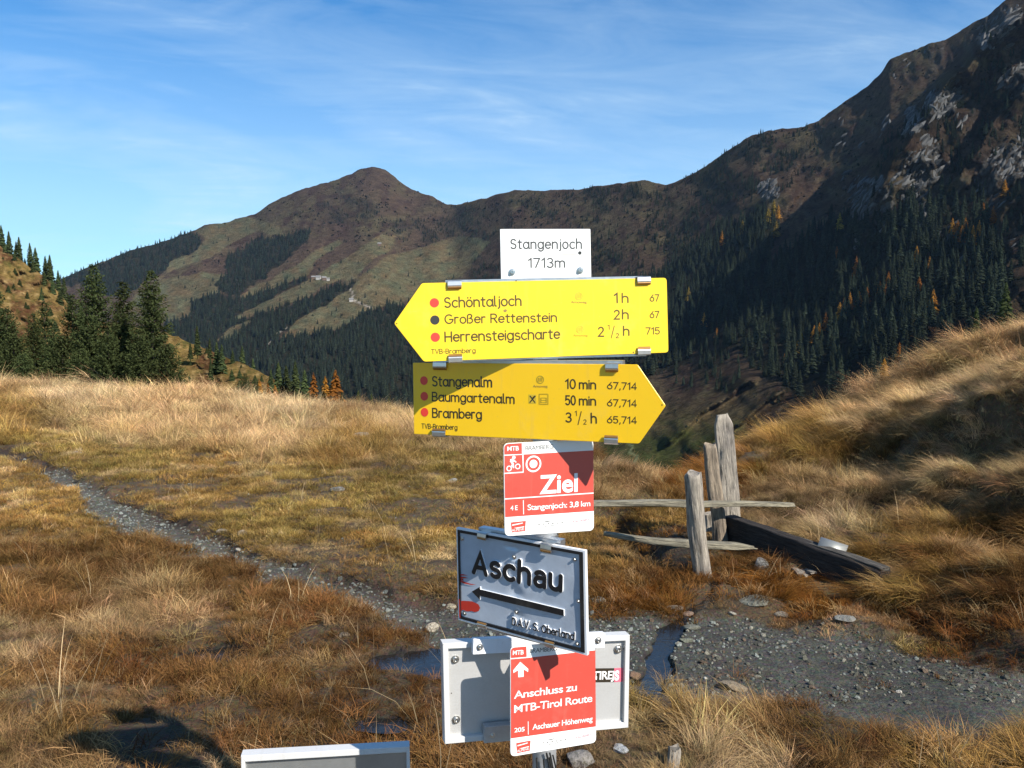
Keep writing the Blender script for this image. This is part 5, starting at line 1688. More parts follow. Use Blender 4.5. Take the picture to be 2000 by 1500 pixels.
def build_yellow():
    # ------------- upper arrow board pointing left
    b = Board("arrow_sign", (824, 553), (1302, 542.5), (1305.6, 688.6), (828, 706.6), 1.865, 1.925,
              "bright yellow upper arrow board pointing left, first line Schöntaljoch 1 h")
    b.slab("board", [(769.5, 631.6), (824, 553), (1302, 542.5), (1305.6, 688.6), (828, 706.6)], -.0015, .0015, YEL_M, .008, [.6, .6, 1, 1, .6])
    b.rail("rail", (870, 547), (1256, 539), 16, -.024, -.006, ALU_M)
    b.rail("rail", (890, 694), (1262, 684), 12, -.024, -.006, ALU_M)
    I = INKB_M
    b.text("Schöntaljoch", 868.5, 600.3, 1018.0, 596.4, 18.6, I)
    b.text("Großer Rettenstein", 869.2, 631.8, 1087.2, 628.0, 16.8, I)
    b.text("Herrensteigscharte", 869.6, 667.2, 1093.0, 661.0, 18.6, I)
    b.text("TVB-Bramberg", 842.6, 691.2, 928.6, 688.8, 8.8, I, weight=.15)
    for (x, y, m) in ((848.4, 591.4, RED2_M), (849.4, 625, DOTB_M), (850.2, 658.6, RED2_M)): b.disc("way_dot", x, y, 9.1, .0019, m)
    b.text("1", 1200.5, 591.2, 1206.5, 591.0, 18, I); b.text("h", 1215.5, 590.8, 1227, 590.6, 17.0, I)
    b.text("2", 1200, 623.2, 1210, 623.0, 17, I); b.text("h", 1216, 622.8, 1227.3, 622.6, 17, I)
    b.text("2", 1169, 656.8, 1179, 656.6, 17.5, I); b.text("1", 1187, 643.5, 1190.5, 643.4, 8.5, I, weight=.16); b.text("/", 1193.6, 656, 1200.2, 655.8, 17.5, I, weight=.09); b.text("2", 1203.5, 659.8, 1208.5, 659.8, 8.6, I, weight=.16); b.text("h", 1218, 655.0, 1228.8, 654.8, 17, I)
    b.text("67", 1269.8, 588.4, 1286.8, 588.0, 12.5, I); b.text("67", 1269.8, 620.8, 1286.8, 620.5, 12.5, I); b.text("715", 1261.6, 652.8, 1288, 652.3, 12.5, I)
    arno(b, 1130.5, 578.5, 7.5, 1115, 1146, 592.2, 5, PALEY_M, OLIVD_M)
    arno(b, 1132.5, 643.5, 7.5, 1119.5, 1148, 657.2, 5, PALEY_M, OLIVE_M)
    for (x, y) in ((775, 632), (1008, 548.5), (1237, 688)): b.disc("rivet_hole", x, y, 1.3, .0019, INK_M)
    b.flat("bird_dropping", [(983, 606), (987, 603.5), (991, 606), (988.5, 609.5), (984.5, 609.5)], .0019, OLIVD_M)
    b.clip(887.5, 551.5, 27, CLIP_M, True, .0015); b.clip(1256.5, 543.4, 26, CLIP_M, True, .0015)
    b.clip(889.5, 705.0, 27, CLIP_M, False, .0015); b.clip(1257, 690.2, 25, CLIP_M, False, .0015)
    # ------------- lower arrow board pointing right
    c = Board("arrow_sign", (806.4, 708.4), (1245, 712), (1248, 866.5), (808.5, 847.6), 1.99, 1.80,
              "yellow lower arrow board pointing right, lines Stangenalm, Baumgartenalm and Bramberg")
    c.slab("board", [(806.4, 708.4), (1245, 712), (1300, 792.4), (1248, 866.5), (808.5, 847.6)], -.0015, .0015, YELD_M, .006, [.5, .6, .6, .6, .5])
    c.rail("rail", (850, 703.5), (1216, 704), 14, -.026, -.006, ALU_M)
    c.rail("rail", (855, 835), (1212, 849), 12, -.026, -.006, ALU_M)
    I = INK_M
    c.text("Stangenalm", 844.6, 753.6, 960.5, 755.6, 18, I)
    c.text("Baumgartenalm", 844.6, 782.8, 1004.5, 788.0, 16.5, I)
    c.text("Bramberg", 845.2, 814.8, 940.4, 818.0, 17, I)
    c.text("TVB-Bramberg", 823.8, 836.6, 893, 839.4, 9, I, weight=.15)
    for (x, y, m) in ((828, 743.4, RED2_M), (828.6, 774, RED2_M), (829.2, 805.2, RED2_M)): c.disc("way_dot", x, y, 7.4, .0019, m, ry=8.6)
    for (yb, s_) in ((758.6, "10"), (790.4, "50")):
        c.text(s_, 1105, yb, 1123.8, yb + .3, 17.3, I); c.text("min", 1132, yb + .5, 1163.6, yb + 1, 16.5, I)
    c.text("3", 1105.6, 823.8, 1115.6, 824, 17.3, I); c.text("1", 1123.4, 812, 1126.4, 812, 9, I, weight=.16); c.text("/", 1129, 824.5, 1135, 824.8, 19, I, weight=.09); c.text("2", 1140, 828.3, 1145, 828.5, 8.6, I, weight=.16); c.text("h", 1155, 826, 1165, 826.2, 18, I)
    for (yb, s_) in ((759.3, "67,714"), (792.8, "67,714"), (825.8, "65,714")): c.text(s_, 1186.5, yb, 1243, yb + 1.8, 12.6, I)
    arno(c, 1055, 741.5, 7.5, 1041, 1069.5, 756.6, 5, OLIVE_M, OLIVD_M)
    # fork-and-knife mark and bed mark
    c.slab("inn_mark", [(1032, 770), (1048, 770.5), (1048, 789), (1032, 788.5)], .0015, .0018, PALEY_M, .001)
    for q in (((1034, 773.5), (1036, 772.5), (1046, 786), (1044.5, 787)), ((1044.5, 772.5), (1046.5, 774), (1035.5, 787), (1033.8, 786))):
        c.flat("inn_mark_cutlery", q, .0021 + .0002 * (q[0][0] > 1040), INK_M)
    c.flat("inn_mark_cutlery", [(1040, 776), (1043.5, 773), (1045, 776), (1042, 779)], .0025, INK_M)
    for y in (776.5, 781, 785.5): c.flat("hut_mark", [(1056, y), (1067.5, y + .3), (1067.5, y + 1.5), (1056, y + 1.2)], .0019, OLIVE_M)
    for (x0, x1, y0, y1) in ((1053, 1054, 769, 789.5), (1070, 1071, 769.5, 790), (1054, 1070, 769, 770), (1054, 1070, 789, 790), (1056, 1057.2, 777, 787), (1066.6, 1067.8, 777, 787)):
        c.flat("hut_mark", [(x0, y0), (x1, y0), (x1, y1), (x0, y1)], .0022, OLIVE_M)
    c.disc("rivet_hole", 1293, 791, 1.3, .0019, INK_M)
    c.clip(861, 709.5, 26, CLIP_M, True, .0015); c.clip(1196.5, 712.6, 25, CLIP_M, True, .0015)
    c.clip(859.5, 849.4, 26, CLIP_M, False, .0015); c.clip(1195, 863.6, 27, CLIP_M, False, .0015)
    # ------------- white name plate above
    d = Board("name_plate", (976.5, 447.4), (1153, 447.2), (1154.4, 541), (978.6, 545), 1.985, 1.995,
              "small white plate above the yellow arrows with the pass name and the height 1713m")
    d.slab("board", [(976.5, 447.4), (1153, 447.2), (1155, 560), (978.8, 560)], -.0015, .0015, WHT_M, .002)
    d.text("Stangenjoch", 997.5, 485.5, 1135.8, 485.3, 18, INKG_M, weight=.15, gap=.20)
    d.text("1713m", 1032.5, 522.4, 1103, 521.8, 17.5, INKG_M, weight=.15, gap=.20)
    d.bolt(1000, 531.4, 6.4, .0015, STEEL_M); d.bolt(1133, 528, 6.4, .0015, STEEL_M)
    d.disc("dark_spot", 1132.5, 494, 3.4, .0018, DOTB_M)  # flat dark disc on the plate
    d.flat("faded_sticker", [(1097, 496), (1126, 496.5), (1126, 498), (1097, 497.5)], .0017, PINK_M); d.flat("faded_sticker", [(1102, 505), (1147, 507), (1147, 508), (1102, 506)], .0017, PINK_M)
    d.flat("faded_sticker", [(1098, 500.5), (1150, 502.5), (1150, 503), (1098, 501)], .0017, PINK_M)


def logos(b, ax, ay, bx, by, k=1.0):
    """the three small marks on the white foot of a red board; a -> b is the middle line of that foot"""
    def P(t, dy): return (ax + (bx - ax) * t, ay + (by - ay) * t + dy * k)
    b.flat("red_logo", [P(.065, -8), P(.235, -9), P(.225, 11), P(.075, 12)], .0019, RED_M)
    b.flat("red_logo_stripe", [P(.08, -3.5), P(.20, -6), P(.20, -4.2), P(.08, -1.2)], .0022, WHTP_M)
    b.flat("red_logo_stripe", [P(.10, 3.5), P(.215, 1.5), P(.215, 3), P(.13, 4.5)], .0022, WHTP_M)
    x, y = P(.075, 10.3); x2, y2 = P(.215, 8.8)
    b.font("ALPENE", x, y, x2, y2, 5, WHTP_M, .0022, .0, name="small_print")
    x, y = P(.44, -3.5); x2, y2 = P(.51, -4.3)
    b.font("Tauern", x, y, x2, y2, 3.2, INKG_M, .0019, .02, name="small_print")
    x, y = P(.515, -4.4); x2, y2 = P(.575, -5.0)
    b.font("Spark", x, y, x2, y2, 3.0, PINK_M, .0019, .0, name="small_print")
    x, y = P(.44, 5.6); x2, y2 = P(.575, 4.0)
    b.font("Hohe Tauern", x, y, x2, y2, 3.0, INKG_M, .0019, .0, name="small_print")
    for q in range(6):
        b.flat("small_mark", [P(.375 + q * .052, -1.2), P(.392 + q * .052, -1.6), P(.392 + q * .052, .4), P(.375 + q * .052, .8)], .0019, INKG_M)
    x, y = P(.765, 1.5); x2, y2 = P(.955, -1.0)
    b.font("RAD&BIKE", x, y, x2, y2, 5, OLIVD_M if False else LOGO_M, .0019, .0, name="small_print")


LOGO_M = face_mat("mauve_print", (.42, .16, .20), weather=0)


def build_red():
    c = Board("bike_route_sign", (984.2, 866.5), (1159, 860), (1159.8, 1036), (986, 1047), 1.84, 1.91,
              "red and white mountain bike sign reading Ziel, with target ring and cyclist, below the arrows")
    c.slab("board", [(983.6, 866), (1159, 858), (1160.2, 1036.4), (986, 1047.6)], -.0015, .0015, WHT_M, .012)
    R = RED_M
    c.flat("red_panel", [(984.8, 867.5), (1019.2, 865.2), (1019.6, 886.6), (985, 888)], .0018, R, .010, [1, 0, 0, 0])
    c.flat("red_panel", [(985.2, 890.2), (1020.2, 888.2), (1021.2, 921.0), (985.4, 923.4)], .0018, R)
    c.flat("red_panel", [(1022.6, 887.6), (1158.9, 879.6), (1159.4, 961.8), (986.2, 973.4), (985.6, 925.6), (1022.8, 923.2)], .0018, R)
    c.flat("red_panel", [(986.2, 975.6), (1159.5, 964.0), (1159.7, 998), (986.7, 1010.2)], .0018, R)
    c.flat("divider", [(1021.4, 977), (1022.9, 976.8), (1023.4, 1004.4), (1022, 1004.6)], .0021, WHTP_M)
    c.font("MTB", 991, 880.8, 1013.4, 879.6, 9.2, WHTP_M, .0021, .009)
    c.font("BRAMBERG", 1026.6, 879.6, 1080.6, 876.2, 9.0, INKG_M, .0021, -.005)
    c.disc("target_ring", 1042, 906, 15.2, .0021, WHTP_M, rin=.80); c.disc("target_dot", 1042, 906, 7.6, .0021, WHTP_M)
    # cyclist
    c.disc("cyclist_wheel", 994.4, 915.0, 5.2, .0021, WHTP_M, rin=.66); c.disc("cyclist_wheel", 1011.2, 911.0, 5.2, .0021, WHTP_M, rin=.66)
    c.disc("cyclist_head", 1003.6, 893.6, 3.3, .0021, WHTP_M)
    for k, q in enumerate(([(996.5, 897), (1001.5, 895.6), (1004.5, 901), (1000, 905), (996, 902)], [(1001.5, 898), (1004, 898), (1009, 902), (1007.5, 904)], [(998, 904), (1003.5, 904.6), (1004.4, 914), (1001.6, 914.4), (1000.6, 907.5)], [(999.4, 907), (1001.2, 908), (1000.2, 912), (997.8, 911.6)])):
        c.flat("cyclist_body", q, .0022 + .0001 * k, WHTP_M)
    c.font("Ziel", 1053.6, 964.2, 1128.2, 959.2, 37.0, WHTP_M, .0021, .024, space=1.0)
    c.font("4 E", 997, 997.0, 1011.2, 996.0, 9.6, WHTP_M, .0021, .009)
    c.font("Stangenjoch: 3,8 km", 1030.4, 996.4, 1153, 988.2, 11.4, WHTP_M, .0021, .009)
    logos(c, 986.5, 1029, 1159.8, 1017)
    c.disc("screw_dimple", 1007, 956, 3.5, .0021, RED_M, rin=.6)
    c.part("bracket", prism("bracket", [(-.01, -.07), (.03, -.07), (.03, .02), (-.01, .02)], -.20, -.004), ALU_M)
    d = Board("bike_route_sign", (997, 1264), (1162.5, 1249.5), (1163.6, 1451), (997.6, 1477.6), 1.89, 1.96,
              "lowest red and white bike sign reading Anschluss zu MTB-Tirol Route under a white arrow")
    d.slab("board", [(996.6, 1263.6), (1162.5, 1248.0), (1164.4, 1450.4), (997.2, 1478.4)], -.0015, .0015, WHT_M, .012)
    d.flat("red_panel", [(997.6, 1265), (1028.2, 1262.6), (1028.9, 1283.0), (997.8, 1285.4)], .0018, R, .010, [1, 0, 0, 0])
    d.flat("red_panel", [(997.8, 1287.6), (1029.0, 1285.0), (1162.9, 1270), (1163.8, 1419), (997.8, 1442.4)], .0018, R)
    d.font("MTB", 1001.4, 1279.4, 1022.6, 1278, 9.2, WHTP_M, .0021, .009)
    d.font("BRAMBERG", 1034.6, 1275.6, 1087.6, 1270.8, 9.0, INKG_M, .0021, .0)
    d.flat("up_arrow", [(1016.2, 1292.6), (1031.8, 1306.6), (1031.4, 1312.4), (1022.6, 1307.2), (1022.8, 1321.8), (1012.2, 1322.8), (1012, 1308.8), (1002.8, 1314.6), (1002.6, 1309)], .0021, WHTP_M)
    d.font("Anschluss zu", 1003.8, 1364.8, 1126.6, 1348.6, 15.4, WHTP_M, .0021, .009)
    d.font("MTB-Tirol Route", 1004.2, 1392.4, 1156.8, 1370.2, 15.6, WHTP_M, .0021, .009)
    d.font("205", 1004.4, 1430.6, 1024.6, 1428.0, 8.8, WHTP_M, .0021, .01)
    d.flat("divider", [(1031, 1409), (1032.2, 1408.8), (1032.4, 1434.6), (1031.2, 1434.8)], .0021, WHTP_M)
    d.font("Aschauer Höhenweg", 1039.8, 1425.6, 1157.4, 1408.6, 11.4, WHTP_M, .0021, .009)
    logos(d, 997.4, 1461, 1163.8, 1436)
    d.part("bracket", prism("bracket", [(-.02, .02), (.05, .02), (.05, .10), (-.02, .10)], -.060, -.004), ALU_M)
    d.part("bracket", prism("bracket", [(-.02, -.10), (.05, -.10), (.05, -.06), (-.02, -.06)], -.060, -.004), ALU_M)


def build_plate():
    """embossed plate: blue-grey face, raised black border and letters with chalk-white flanks"""
    b = Board("embossed_sign", (891.4, 1030.6), (1140.4, 1075.5), (1144.0, 1279.0), (895.4, 1210.0), 2.005, 1.835,
              "dented blue-grey metal plate with raised black letters Aschau and an arrow to the left")
    # dented face sheet
    TL, TR, BR, BL = [b.uv(*p, 0) for p in ((893, 1033), (1139, 1077.5), (1143, 1277), (897, 1208.5))]
    nx, ny = 70, 54; V = []
    cr = [(0.455, .09, .05, .018, -.0045), (.47, .24, .05, .03, .0035), (.475, .56, .045, .07, -.0050), (.50, .63, .03, .05, .0040), (.44, .40, .06, .06, -.002), (.49, .80, .05, .04, -.003), (.52, .50, .10, .12, .002), (.86, .30, .12, .10, .0012), (.20, .80, .15, .10, -.001)]
    for j in range(ny):
        for i in range(nx):
            s, t = i / (nx - 1), j / (ny - 1)
            u = (TL[0] * (1 - s) + TR[0] * s) * (1 - t) + (BL[0] * (1 - s) + BR[0] * s) * t
            v = (TL[1] * (1 - s) + TR[1] * s) * (1 - t) + (BL[1] * (1 - s) + BR[1] * s) * t
            w = 0
            for (a, c, p, q, h) in cr: w += h * math.exp(-((s - a) / p) ** 2 - ((t - c) / q) ** 2)
            w += .0010 * math.sin(9 * s + 4 * t) * math.sin(6 * t)
            V.append((u, v, w))
    F = [(j * nx + i, (j + 1) * nx + i, (j + 1) * nx + i + 1, j * nx + i + 1) for j in range(ny - 1) for i in range(nx - 1)]
    b.part("face", mesh("face", V, F, True), PLATE_M)
    b.slab("back_sheet", [(891, 1030.5), (1141, 1075.6), (1145, 1279.6), (895, 1210.4)], -.009, -.0056, GALV_M, .003)

    def frame(name, px_out, px_in, w0, w1, mat):
        A = [b.uv(*p, w1) for p in px_out]; B = [b.uv(*p, w1) for p in px_in]
        V = [(x, y, w0) for x, y in A] + [(x, y, w1) for x, y in A] + [(x, y, w1) for x, y in B] + [(x, y, w0) for x, y in B]
        F = []
        for k in range(4):
            n = (k + 1) % 4
            F += [(k, n, 4 + n, 4 + k), (4 + k, 4 + n, 8 + n, 8 + k), (8 + k, 8 + n, 12 + n, 12 + k)]
        b.part(name, mesh(name, V, F), mat)
    frame("rim", [(891.2, 1030.6), (1142.6, 1075.6), (1146.6, 1280.4), (895.2, 1210.4)], [(893.2, 1034.0), (1138.6, 1078.6), (1142.4, 1275.6), (897, 1208.2)], -.007, .0030, EDGE_M)
    frame("black_border", [(893.4, 1034.4), (1138.2, 1079.2), (1141.8, 1275.0), (897.2, 1207.8)], [(896.6, 1040.2), (1131.0, 1083.4), (1134.4, 1266.6), (899.8, 1203.6)], -.001, .0042, BLK_M)
    # raised letters: white flank slightly larger below, black top
    def emboss(txt, x0, y0, x1, y1, cap, weight, gap, hgt):
        t1 = b.text(txt, x0, y0, x1, y1, cap, BLK_M, w=hgt, weight=weight, gap=gap, name="raised_lettering")
        me = t1.data
        import bmesh
        bm = bmesh.new(); bm.from_mesh(me)
        r = bmesh.ops.extrude_face_region(bm, geom=list(bm.faces))
        nv = [e for e in r['geom'] if isinstance(e, bmesh.types.BMVert)]
        for v in nv: v.co.z += .0
        for v in bm.verts:
            if v not in set(): pass
        base = set(nv)
        for v in bm.verts:
            if v not in base: v.co.z = -.001
        c0 = sum((v.co for v in bm.verts), Vector()) / max(1, len(bm.verts))
        me.materials.append(EDGE_M)
        bm.normal_update()
        for f in bm.faces:
            f.material_index = 1 if abs(f.normal.z) < .5 else 0
        bm.to_mesh(me); bm.free()
    emboss("Aschäu", 925.0, 1117.5, 1095.4, 1153.5, 37.5, .235, .24, .0040)
    emboss("D.A.V. S. Oberland", 1000.4, 1220.0, 1121.2, 1250.0, 13.4, .19, .18, .0036)
    # arrow
    pts = [(921.5, 1155.4), (937.6, 1145.8), (937.8, 1151.0), (1101.0, 1190.8), (1101.6, 1203.4), (937.8, 1163.8), (937.8, 1171.6)]
    q = [b.uv(*p, .004) for p in pts]
    if area(q) < 0: q = q[::-1]
    n = len(q)
    V = [(x, y, -.001) for x, y in q] + [(x, y, .0042) for x, y in q]
    F = [tuple(range(n, 2 * n))] + [(i, (i + 1) % n, n + (i + 1) % n, n + i) for i in range(n)]
    me = mesh("raised_arrow", V, F, mats=[BLK_M, EDGE_M], midx=[0] + [1] * n)
    b.part("raised_arrow", me, None)
    # red paint marks
    b.flat("red_scratch", [(898.4, 1174), (906, 1173.4), (922, 1174.6), (934, 1180), (937.6, 1187), (935, 1193.5), (927, 1195.6), (921, 1193.6), (912, 1194.4), (904, 1191), (898.8, 1194)], .0016, REDP_M)
    for q in ([(897.6, 1121), (904, 1121.6), (914.6, 1124), (905, 1124), (897.6, 1124)], [(897.6, 1126.5), (905, 1126.5), (915, 1129), (905, 1129.5), (898, 1129)], [(898, 1132.5), (906, 1136), (918, 1140), (930, 1142), (920, 1142.4), (906, 1139.5), (898, 1136)],
              [(898, 1128), (903, 1130), (906, 1134), (901, 1133)], [(895.8, 1170), (898.2, 1170), (899.4, 1207), (897.4, 1206)]):
        b.flat("red_scratch", q, .0018 if q[0][0] > 896 else .0045, REDP_M)
    for (x, y) in ((902.6, 1051.8), (1122.6, 1092.6), (1130.0, 1173.6), (1127.8, 1257.0), (907.8, 1197.6)): b.bolt(x, y, 3.6, .0008, STEEL_M, "rivet")
    for (x, y) in ((1004.4, 1087.6), (1009, 1195)): b.bolt(x, y, 4.0, .0005, STEEL_M, "rivet")
    b.rail("rail", (935, 1030), (1095, 1056), 17, -.034, -.012, ALU_M)
    b.rail("rail", (940, 1215), (1128, 1262), 13, -.034, -.012, ALU_M)
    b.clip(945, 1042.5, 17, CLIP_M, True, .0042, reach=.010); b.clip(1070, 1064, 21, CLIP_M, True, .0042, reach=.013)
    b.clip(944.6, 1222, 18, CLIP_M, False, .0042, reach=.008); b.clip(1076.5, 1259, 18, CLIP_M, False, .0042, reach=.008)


def build_box():
    """the wide board seen from behind: shallow grey tray with white rim, bolted to rails"""
    b = Board("sign_back", (866, 1257), (1229.7, 1240.8), (1226.5, 1421), (870, 1453), 1.985, 2.105,
              "wide grey board seen from behind, white rim and sticker, behind the lowest red sign")
    b.slab("back_panel", [(872, 1262), (1224, 1247), (1221, 1416), (876, 1448)], -.020, -.012, BACK_M)
    O = [(864.6, 1257), (1230.4, 1240.4), (1227.2, 1421.4), (869, 1453.8)]; I = [(875.6, 1267.6), (1221.6, 1251.6), (1218.6, 1411.6), (879.4, 1441.6)]
    for k, nm in enumerate(("rim", "rim", "rim", "rim")):
        n = (k + 1) % 4
        A = [b.uv(*p, .0) for p in (O[k], O[n])]; B = [b.uv(*p, .0) for p in (I[n], I[k])]
        q = A + B
        b.part("rim", prism("rim", q, -.030, 0.0, .001), RIM_M)
    for (x, y) in ((888.8, 1287.4), (890.6, 1405), (1206.6, 1267.4), (1215.4, 1411.4)): b.bolt(x, y, 8.0, -.012, STEEL_M)
    for (p0, p1, h) in (((925, 1249.5), (1182, 1237.5), 29),):
        b.rail("rail", p0, p1, h, .004, .022, EDGE_M)
    b.rail("rail", (947, 1420), (1120, 1404), 32, -.006, .016, GALV_M)
    b.bolt(937, 1263.6, 6.4, .022, STEEL_M); b.bolt(1168, 1250.4, 6.4, .022, STEEL_M)
    b.bolt(962, 1436, 5, .016, STEEL_M)
    b.disc("rivet_hole", 881.6, 1354, 1.2, .0004, INK_M); b.disc("rivet_hole", 1218.2, 1267, 1.2, .0004, INK_M)
    # sticker
    b.flat("sticker", [(1160, 1305.4), (1200, 1305.0), (1200, 1332.2), (1160, 1332.8)], -.0114, INK_M)
    b.flat("sticker", [(1200, 1305.0), (1221.2, 1304.0), (1223, 1330.8), (1200, 1332.2)], -.0114, PINKS_M)
    b.font("TIREJ", 1158, 1327.4, 1199, 1326, 16.5, WHTP_M, -.0110, .02, name="sticker_print")
    b.font("S", 1200, 1328, 1209, 1327.4, 18, WHTP_M, -.0110, .05, name="sticker_print")
    # lowest panel, lying lower and further off
    c = Board("sign_back", (470.4, 1476.4), (800, 1458.0), (806, 1700), (474, 1726), 2.19, 2.25,
              "sheet metal board seen from behind, just showing its white upper rim at the bottom edge")
    c.slab("back_panel", [(476, 1482), (794, 1464), (800, 1694), (480, 1720)], -.020, -.014, PANEL_M)
    O = [(470.4, 1476.4), (800, 1458.0), (806, 1700), (474, 1726)]; I = [(478.6, 1488.4), (793.6, 1469.6), (799, 1690), (482, 1714)]
    for k in range(4):
        n = (k + 1) % 4
        q = [c.uv(*p, 0) for p in (O[k], O[n], I[n], I[k])]
        c.part("rim", prism("rim", q, -.034, 0.0, .001), RIM_M)
    for s in (-.14, .14):
        p = c.root.matrix_world @ Vector((s, -.22, -.045))
        A = Acc(); A.add(*cone_tube((s, .10, -.050), (s, -.70, -.050), .014, .014, 8)); c.part("leg", A.mesh("leg", True), GALV_M)


PANEL_M = mat_simple("dull_sheet_metal", (.40, .42, .42), .30, metal=.7, var=.16, scale=10, bump=.0010, bscale=16, dirt=(.5, .5, .5), dirt_amt=.35, dscale=20)


def build_pole():
    base = at(1066, 1480, 2.04); x = base.x; y = 2.13
    z0 = float(ground_z(x, y)); ztop = at(1066, 535, y).z
    e = empty("signpost", Vector((x, y, z0)), "round galvanised steel post that carries all the signs, its foot below the lowest red sign", "signpost")
    A = Acc(); A.add(*cone_tube((0, 0, -.3), (0, 0, ztop - z0), .030, .030, 28)); link("pole", A.mesh("pole", True), GALV_M, e)
    v, f = cone_tube((0, 0, 0), (0, 0, .012), .031, .026, 28); me = mesh("cap", [(a[0], a[1], a[2] + ztop - z0) for a in v], f + [tuple(range(28, 56))]); link("cap", me, STEEL_M, e)
    for py in (560, 690, 720, 850, 900, 1000, 1050, 1235, 1270, 1425):
        z = at(1066, py, y).z - z0
        A = Acc(); A.add(*cone_tube((0, 0, z - .010), (0, 0, z + .010), .0335, .0335, 28)); link("clamp", A.mesh("clamp", True), ALU_M, e)
        for sx in (-1, 1):
            q = Acc(); q.add(*cone_tube((sx * .030, -.036, z), (sx * .048, -.036, z), .006, .006, 6)); link("clamp_bolt", q.mesh("clamp_bolt"), STEEL_M, e)
    # loose black wire wound round the post foot
    r = np.random.default_rng(5); W = Acc()
    for k in range(7):
        a0 = r.uniform(-2.6, -.6); p = None
        zb = at(1070, 1478, y).z - z0
        for s in range(9):
            t = s / 8; a = a0 + t * r.uniform(.8, 2.0); q = np.array((.036 * math.cos(a) * (1 + .25 * math.sin(3 * t + k)), .036 * math.sin(a) * (1.05 + .1 * k / 7), zb + .02 - .30 * t + .01 * math.sin(5 * t + k)))
            if p is not None: W.add(*cone_tube(p, q, .0022, .0022, 5))
            p = q
    link("wire_tie", W.mesh("wire_tie", True), mat_simple("black_wire", (.015, .015, .015), .5), e)


build_pole()
build_yellow()
build_red()
build_plate()
build_box()

# ---------------------------------------------------------------- farm huts far out on the mountain pastures
def build_huts():
    wall = mat_simple("sunburnt_timber", (.10, .065, .045), .85, var=.3, scale=2); white = mat_simple("whitewashed_wall", (.34, .32, .29), .8, scale=2)
    roof = mat_simple("grey_shingle_roof", (.17, .165, .16), .7, var=.2, scale=2)
    data = [(612, 543, 11, .2, wall, "left brown hut of the little farm on the far sunny pasture"), (622, 544, 15, -.1, white, "largest hut, whitewashed, in the middle of the far farm"),
            (633, 545, 13, .3, wall, "brown hut with pale roof right in the far farm"), (641, 546, 9, .0, white, "smallest shed at the right end of the far farm"),
            (741, 478, 12, .2, wall, "lone hut high on the pasture above the yellow signs"), (686, 587, 11, .1, white, "lone hut beside the zig-zag road on the far slope")]
    for px, py, w, rz, m, lab in data:
        D = float(far_depth(np.array([float(px)]), np.array([float(py)]))[0])
        p = at(px, py, D * .995)
        e = empty("mountain_hut", p, lab, "hut", "huts on the far pastures" if py < 550 and px < 650 else None)
        e.rotation_euler = (0, 0, rz)
        w *= .62
        d, h, r = w * .7, w * .35, w * .62
        V = [(-w / 2, -d / 2, -3), (w / 2, -d / 2, -3), (w / 2, d / 2, -3), (-w / 2, d / 2, -3), (-w / 2, -d / 2, h), (w / 2, -d / 2, h), (w / 2, d / 2, h), (-w / 2, d / 2, h), (-w / 2, 0, r - .3), (w / 2, 0, r - .3)]
        F = [(0, 1, 5, 4), (1, 2, 6, 9, 5), (2, 3, 7, 6), (3, 0, 4, 8, 7)]
        link("wall", mesh("wall", V, F), m, e)
        o = .8; V = [(-w / 2 - o, -d / 2 - o, h - .5), (w / 2 + o, -d / 2 - o, h - .5), (w / 2 + o, 0, r), (-w / 2 - o, 0, r), (-w / 2 - o, d / 2 + o, h - .5), (w / 2 + o, d / 2 + o, h - .5)]
        V += [(x, y, z + .5) for x, y, z in V]
        F = [(0, 1, 2, 3), (3, 2, 5, 4), (6, 7, 8, 9), (9, 8, 11, 10), (0, 1, 7, 6), (4, 5, 11, 10), (0, 3, 9, 6), (3, 4, 10, 9), (1, 2, 8, 7), (2, 5, 11, 8)]
        link("roof", mesh("roof", V, F), roof, e)


build_huts()
# ---------------------------------------------------------------- old timber fence by the ditch
def wood_mat(name, col, dark=.45, stretch=(9, 9, 1.1), crack=.5):
    m, t = mat_new(name)
    tc = t.n('ShaderNodeTexCoord')
    mp = t.n('ShaderNodeMapping', {'Vector': tc.outputs['Object'], 'Scale': stretch})
    n1 = t.n('ShaderNodeTexNoise', {'Vector': mp.outputs[0], 'Scale': 6.0, 'Detail': 9.0, 'Roughness': .68, 'Distortion': .4})
    n2 = t.n('ShaderNodeTexNoise', {'Vector': tc.outputs['Object'], 'Scale': 7.0, 'Detail': 5.0, 'Roughness': .6})
    c = t.mix(1.0, t.ramp(n1.outputs[0], [(.34, tuple(q * dark * .6 for q in col)), (.44, tuple(q * .8 for q in col)), (.66, tuple(min(1, q * 1.45) for q in col))]), t.ramp(n2.outputs[0], [(.3, (.68, .66, .66)), (.7, (1.22, 1.18, 1.08))]), 'MULTIPLY')
    bp = t.n('ShaderNodeBump', {'Height': n1.outputs[0], 'Strength': .8, 'Distance': .022})
    b = t.n('ShaderNodeBsdfPrincipled', {'Base Color': c, 'Roughness': .82, 'Specular IOR Level': .3, 'Normal': bp.outputs[0]})
    o = t.n('ShaderNodeOutputMaterial'); t.l(b.outputs[0], o.inputs[0])
    return m


GREYWOOD = wood_mat("silver_grey_wood", (.27, .245, .21)); PALEWOOD = wood_mat("pale_weathered_wood", (.29, .265, .23))
BARKWOOD = wood_mat("barky_wood", (.24, .20, .155)); DARKWOOD = wood_mat("dark_wood", (.030, .026, .024), .35); RAILWOOD = wood_mat("split_rail_wood", (.23, .215, .165))


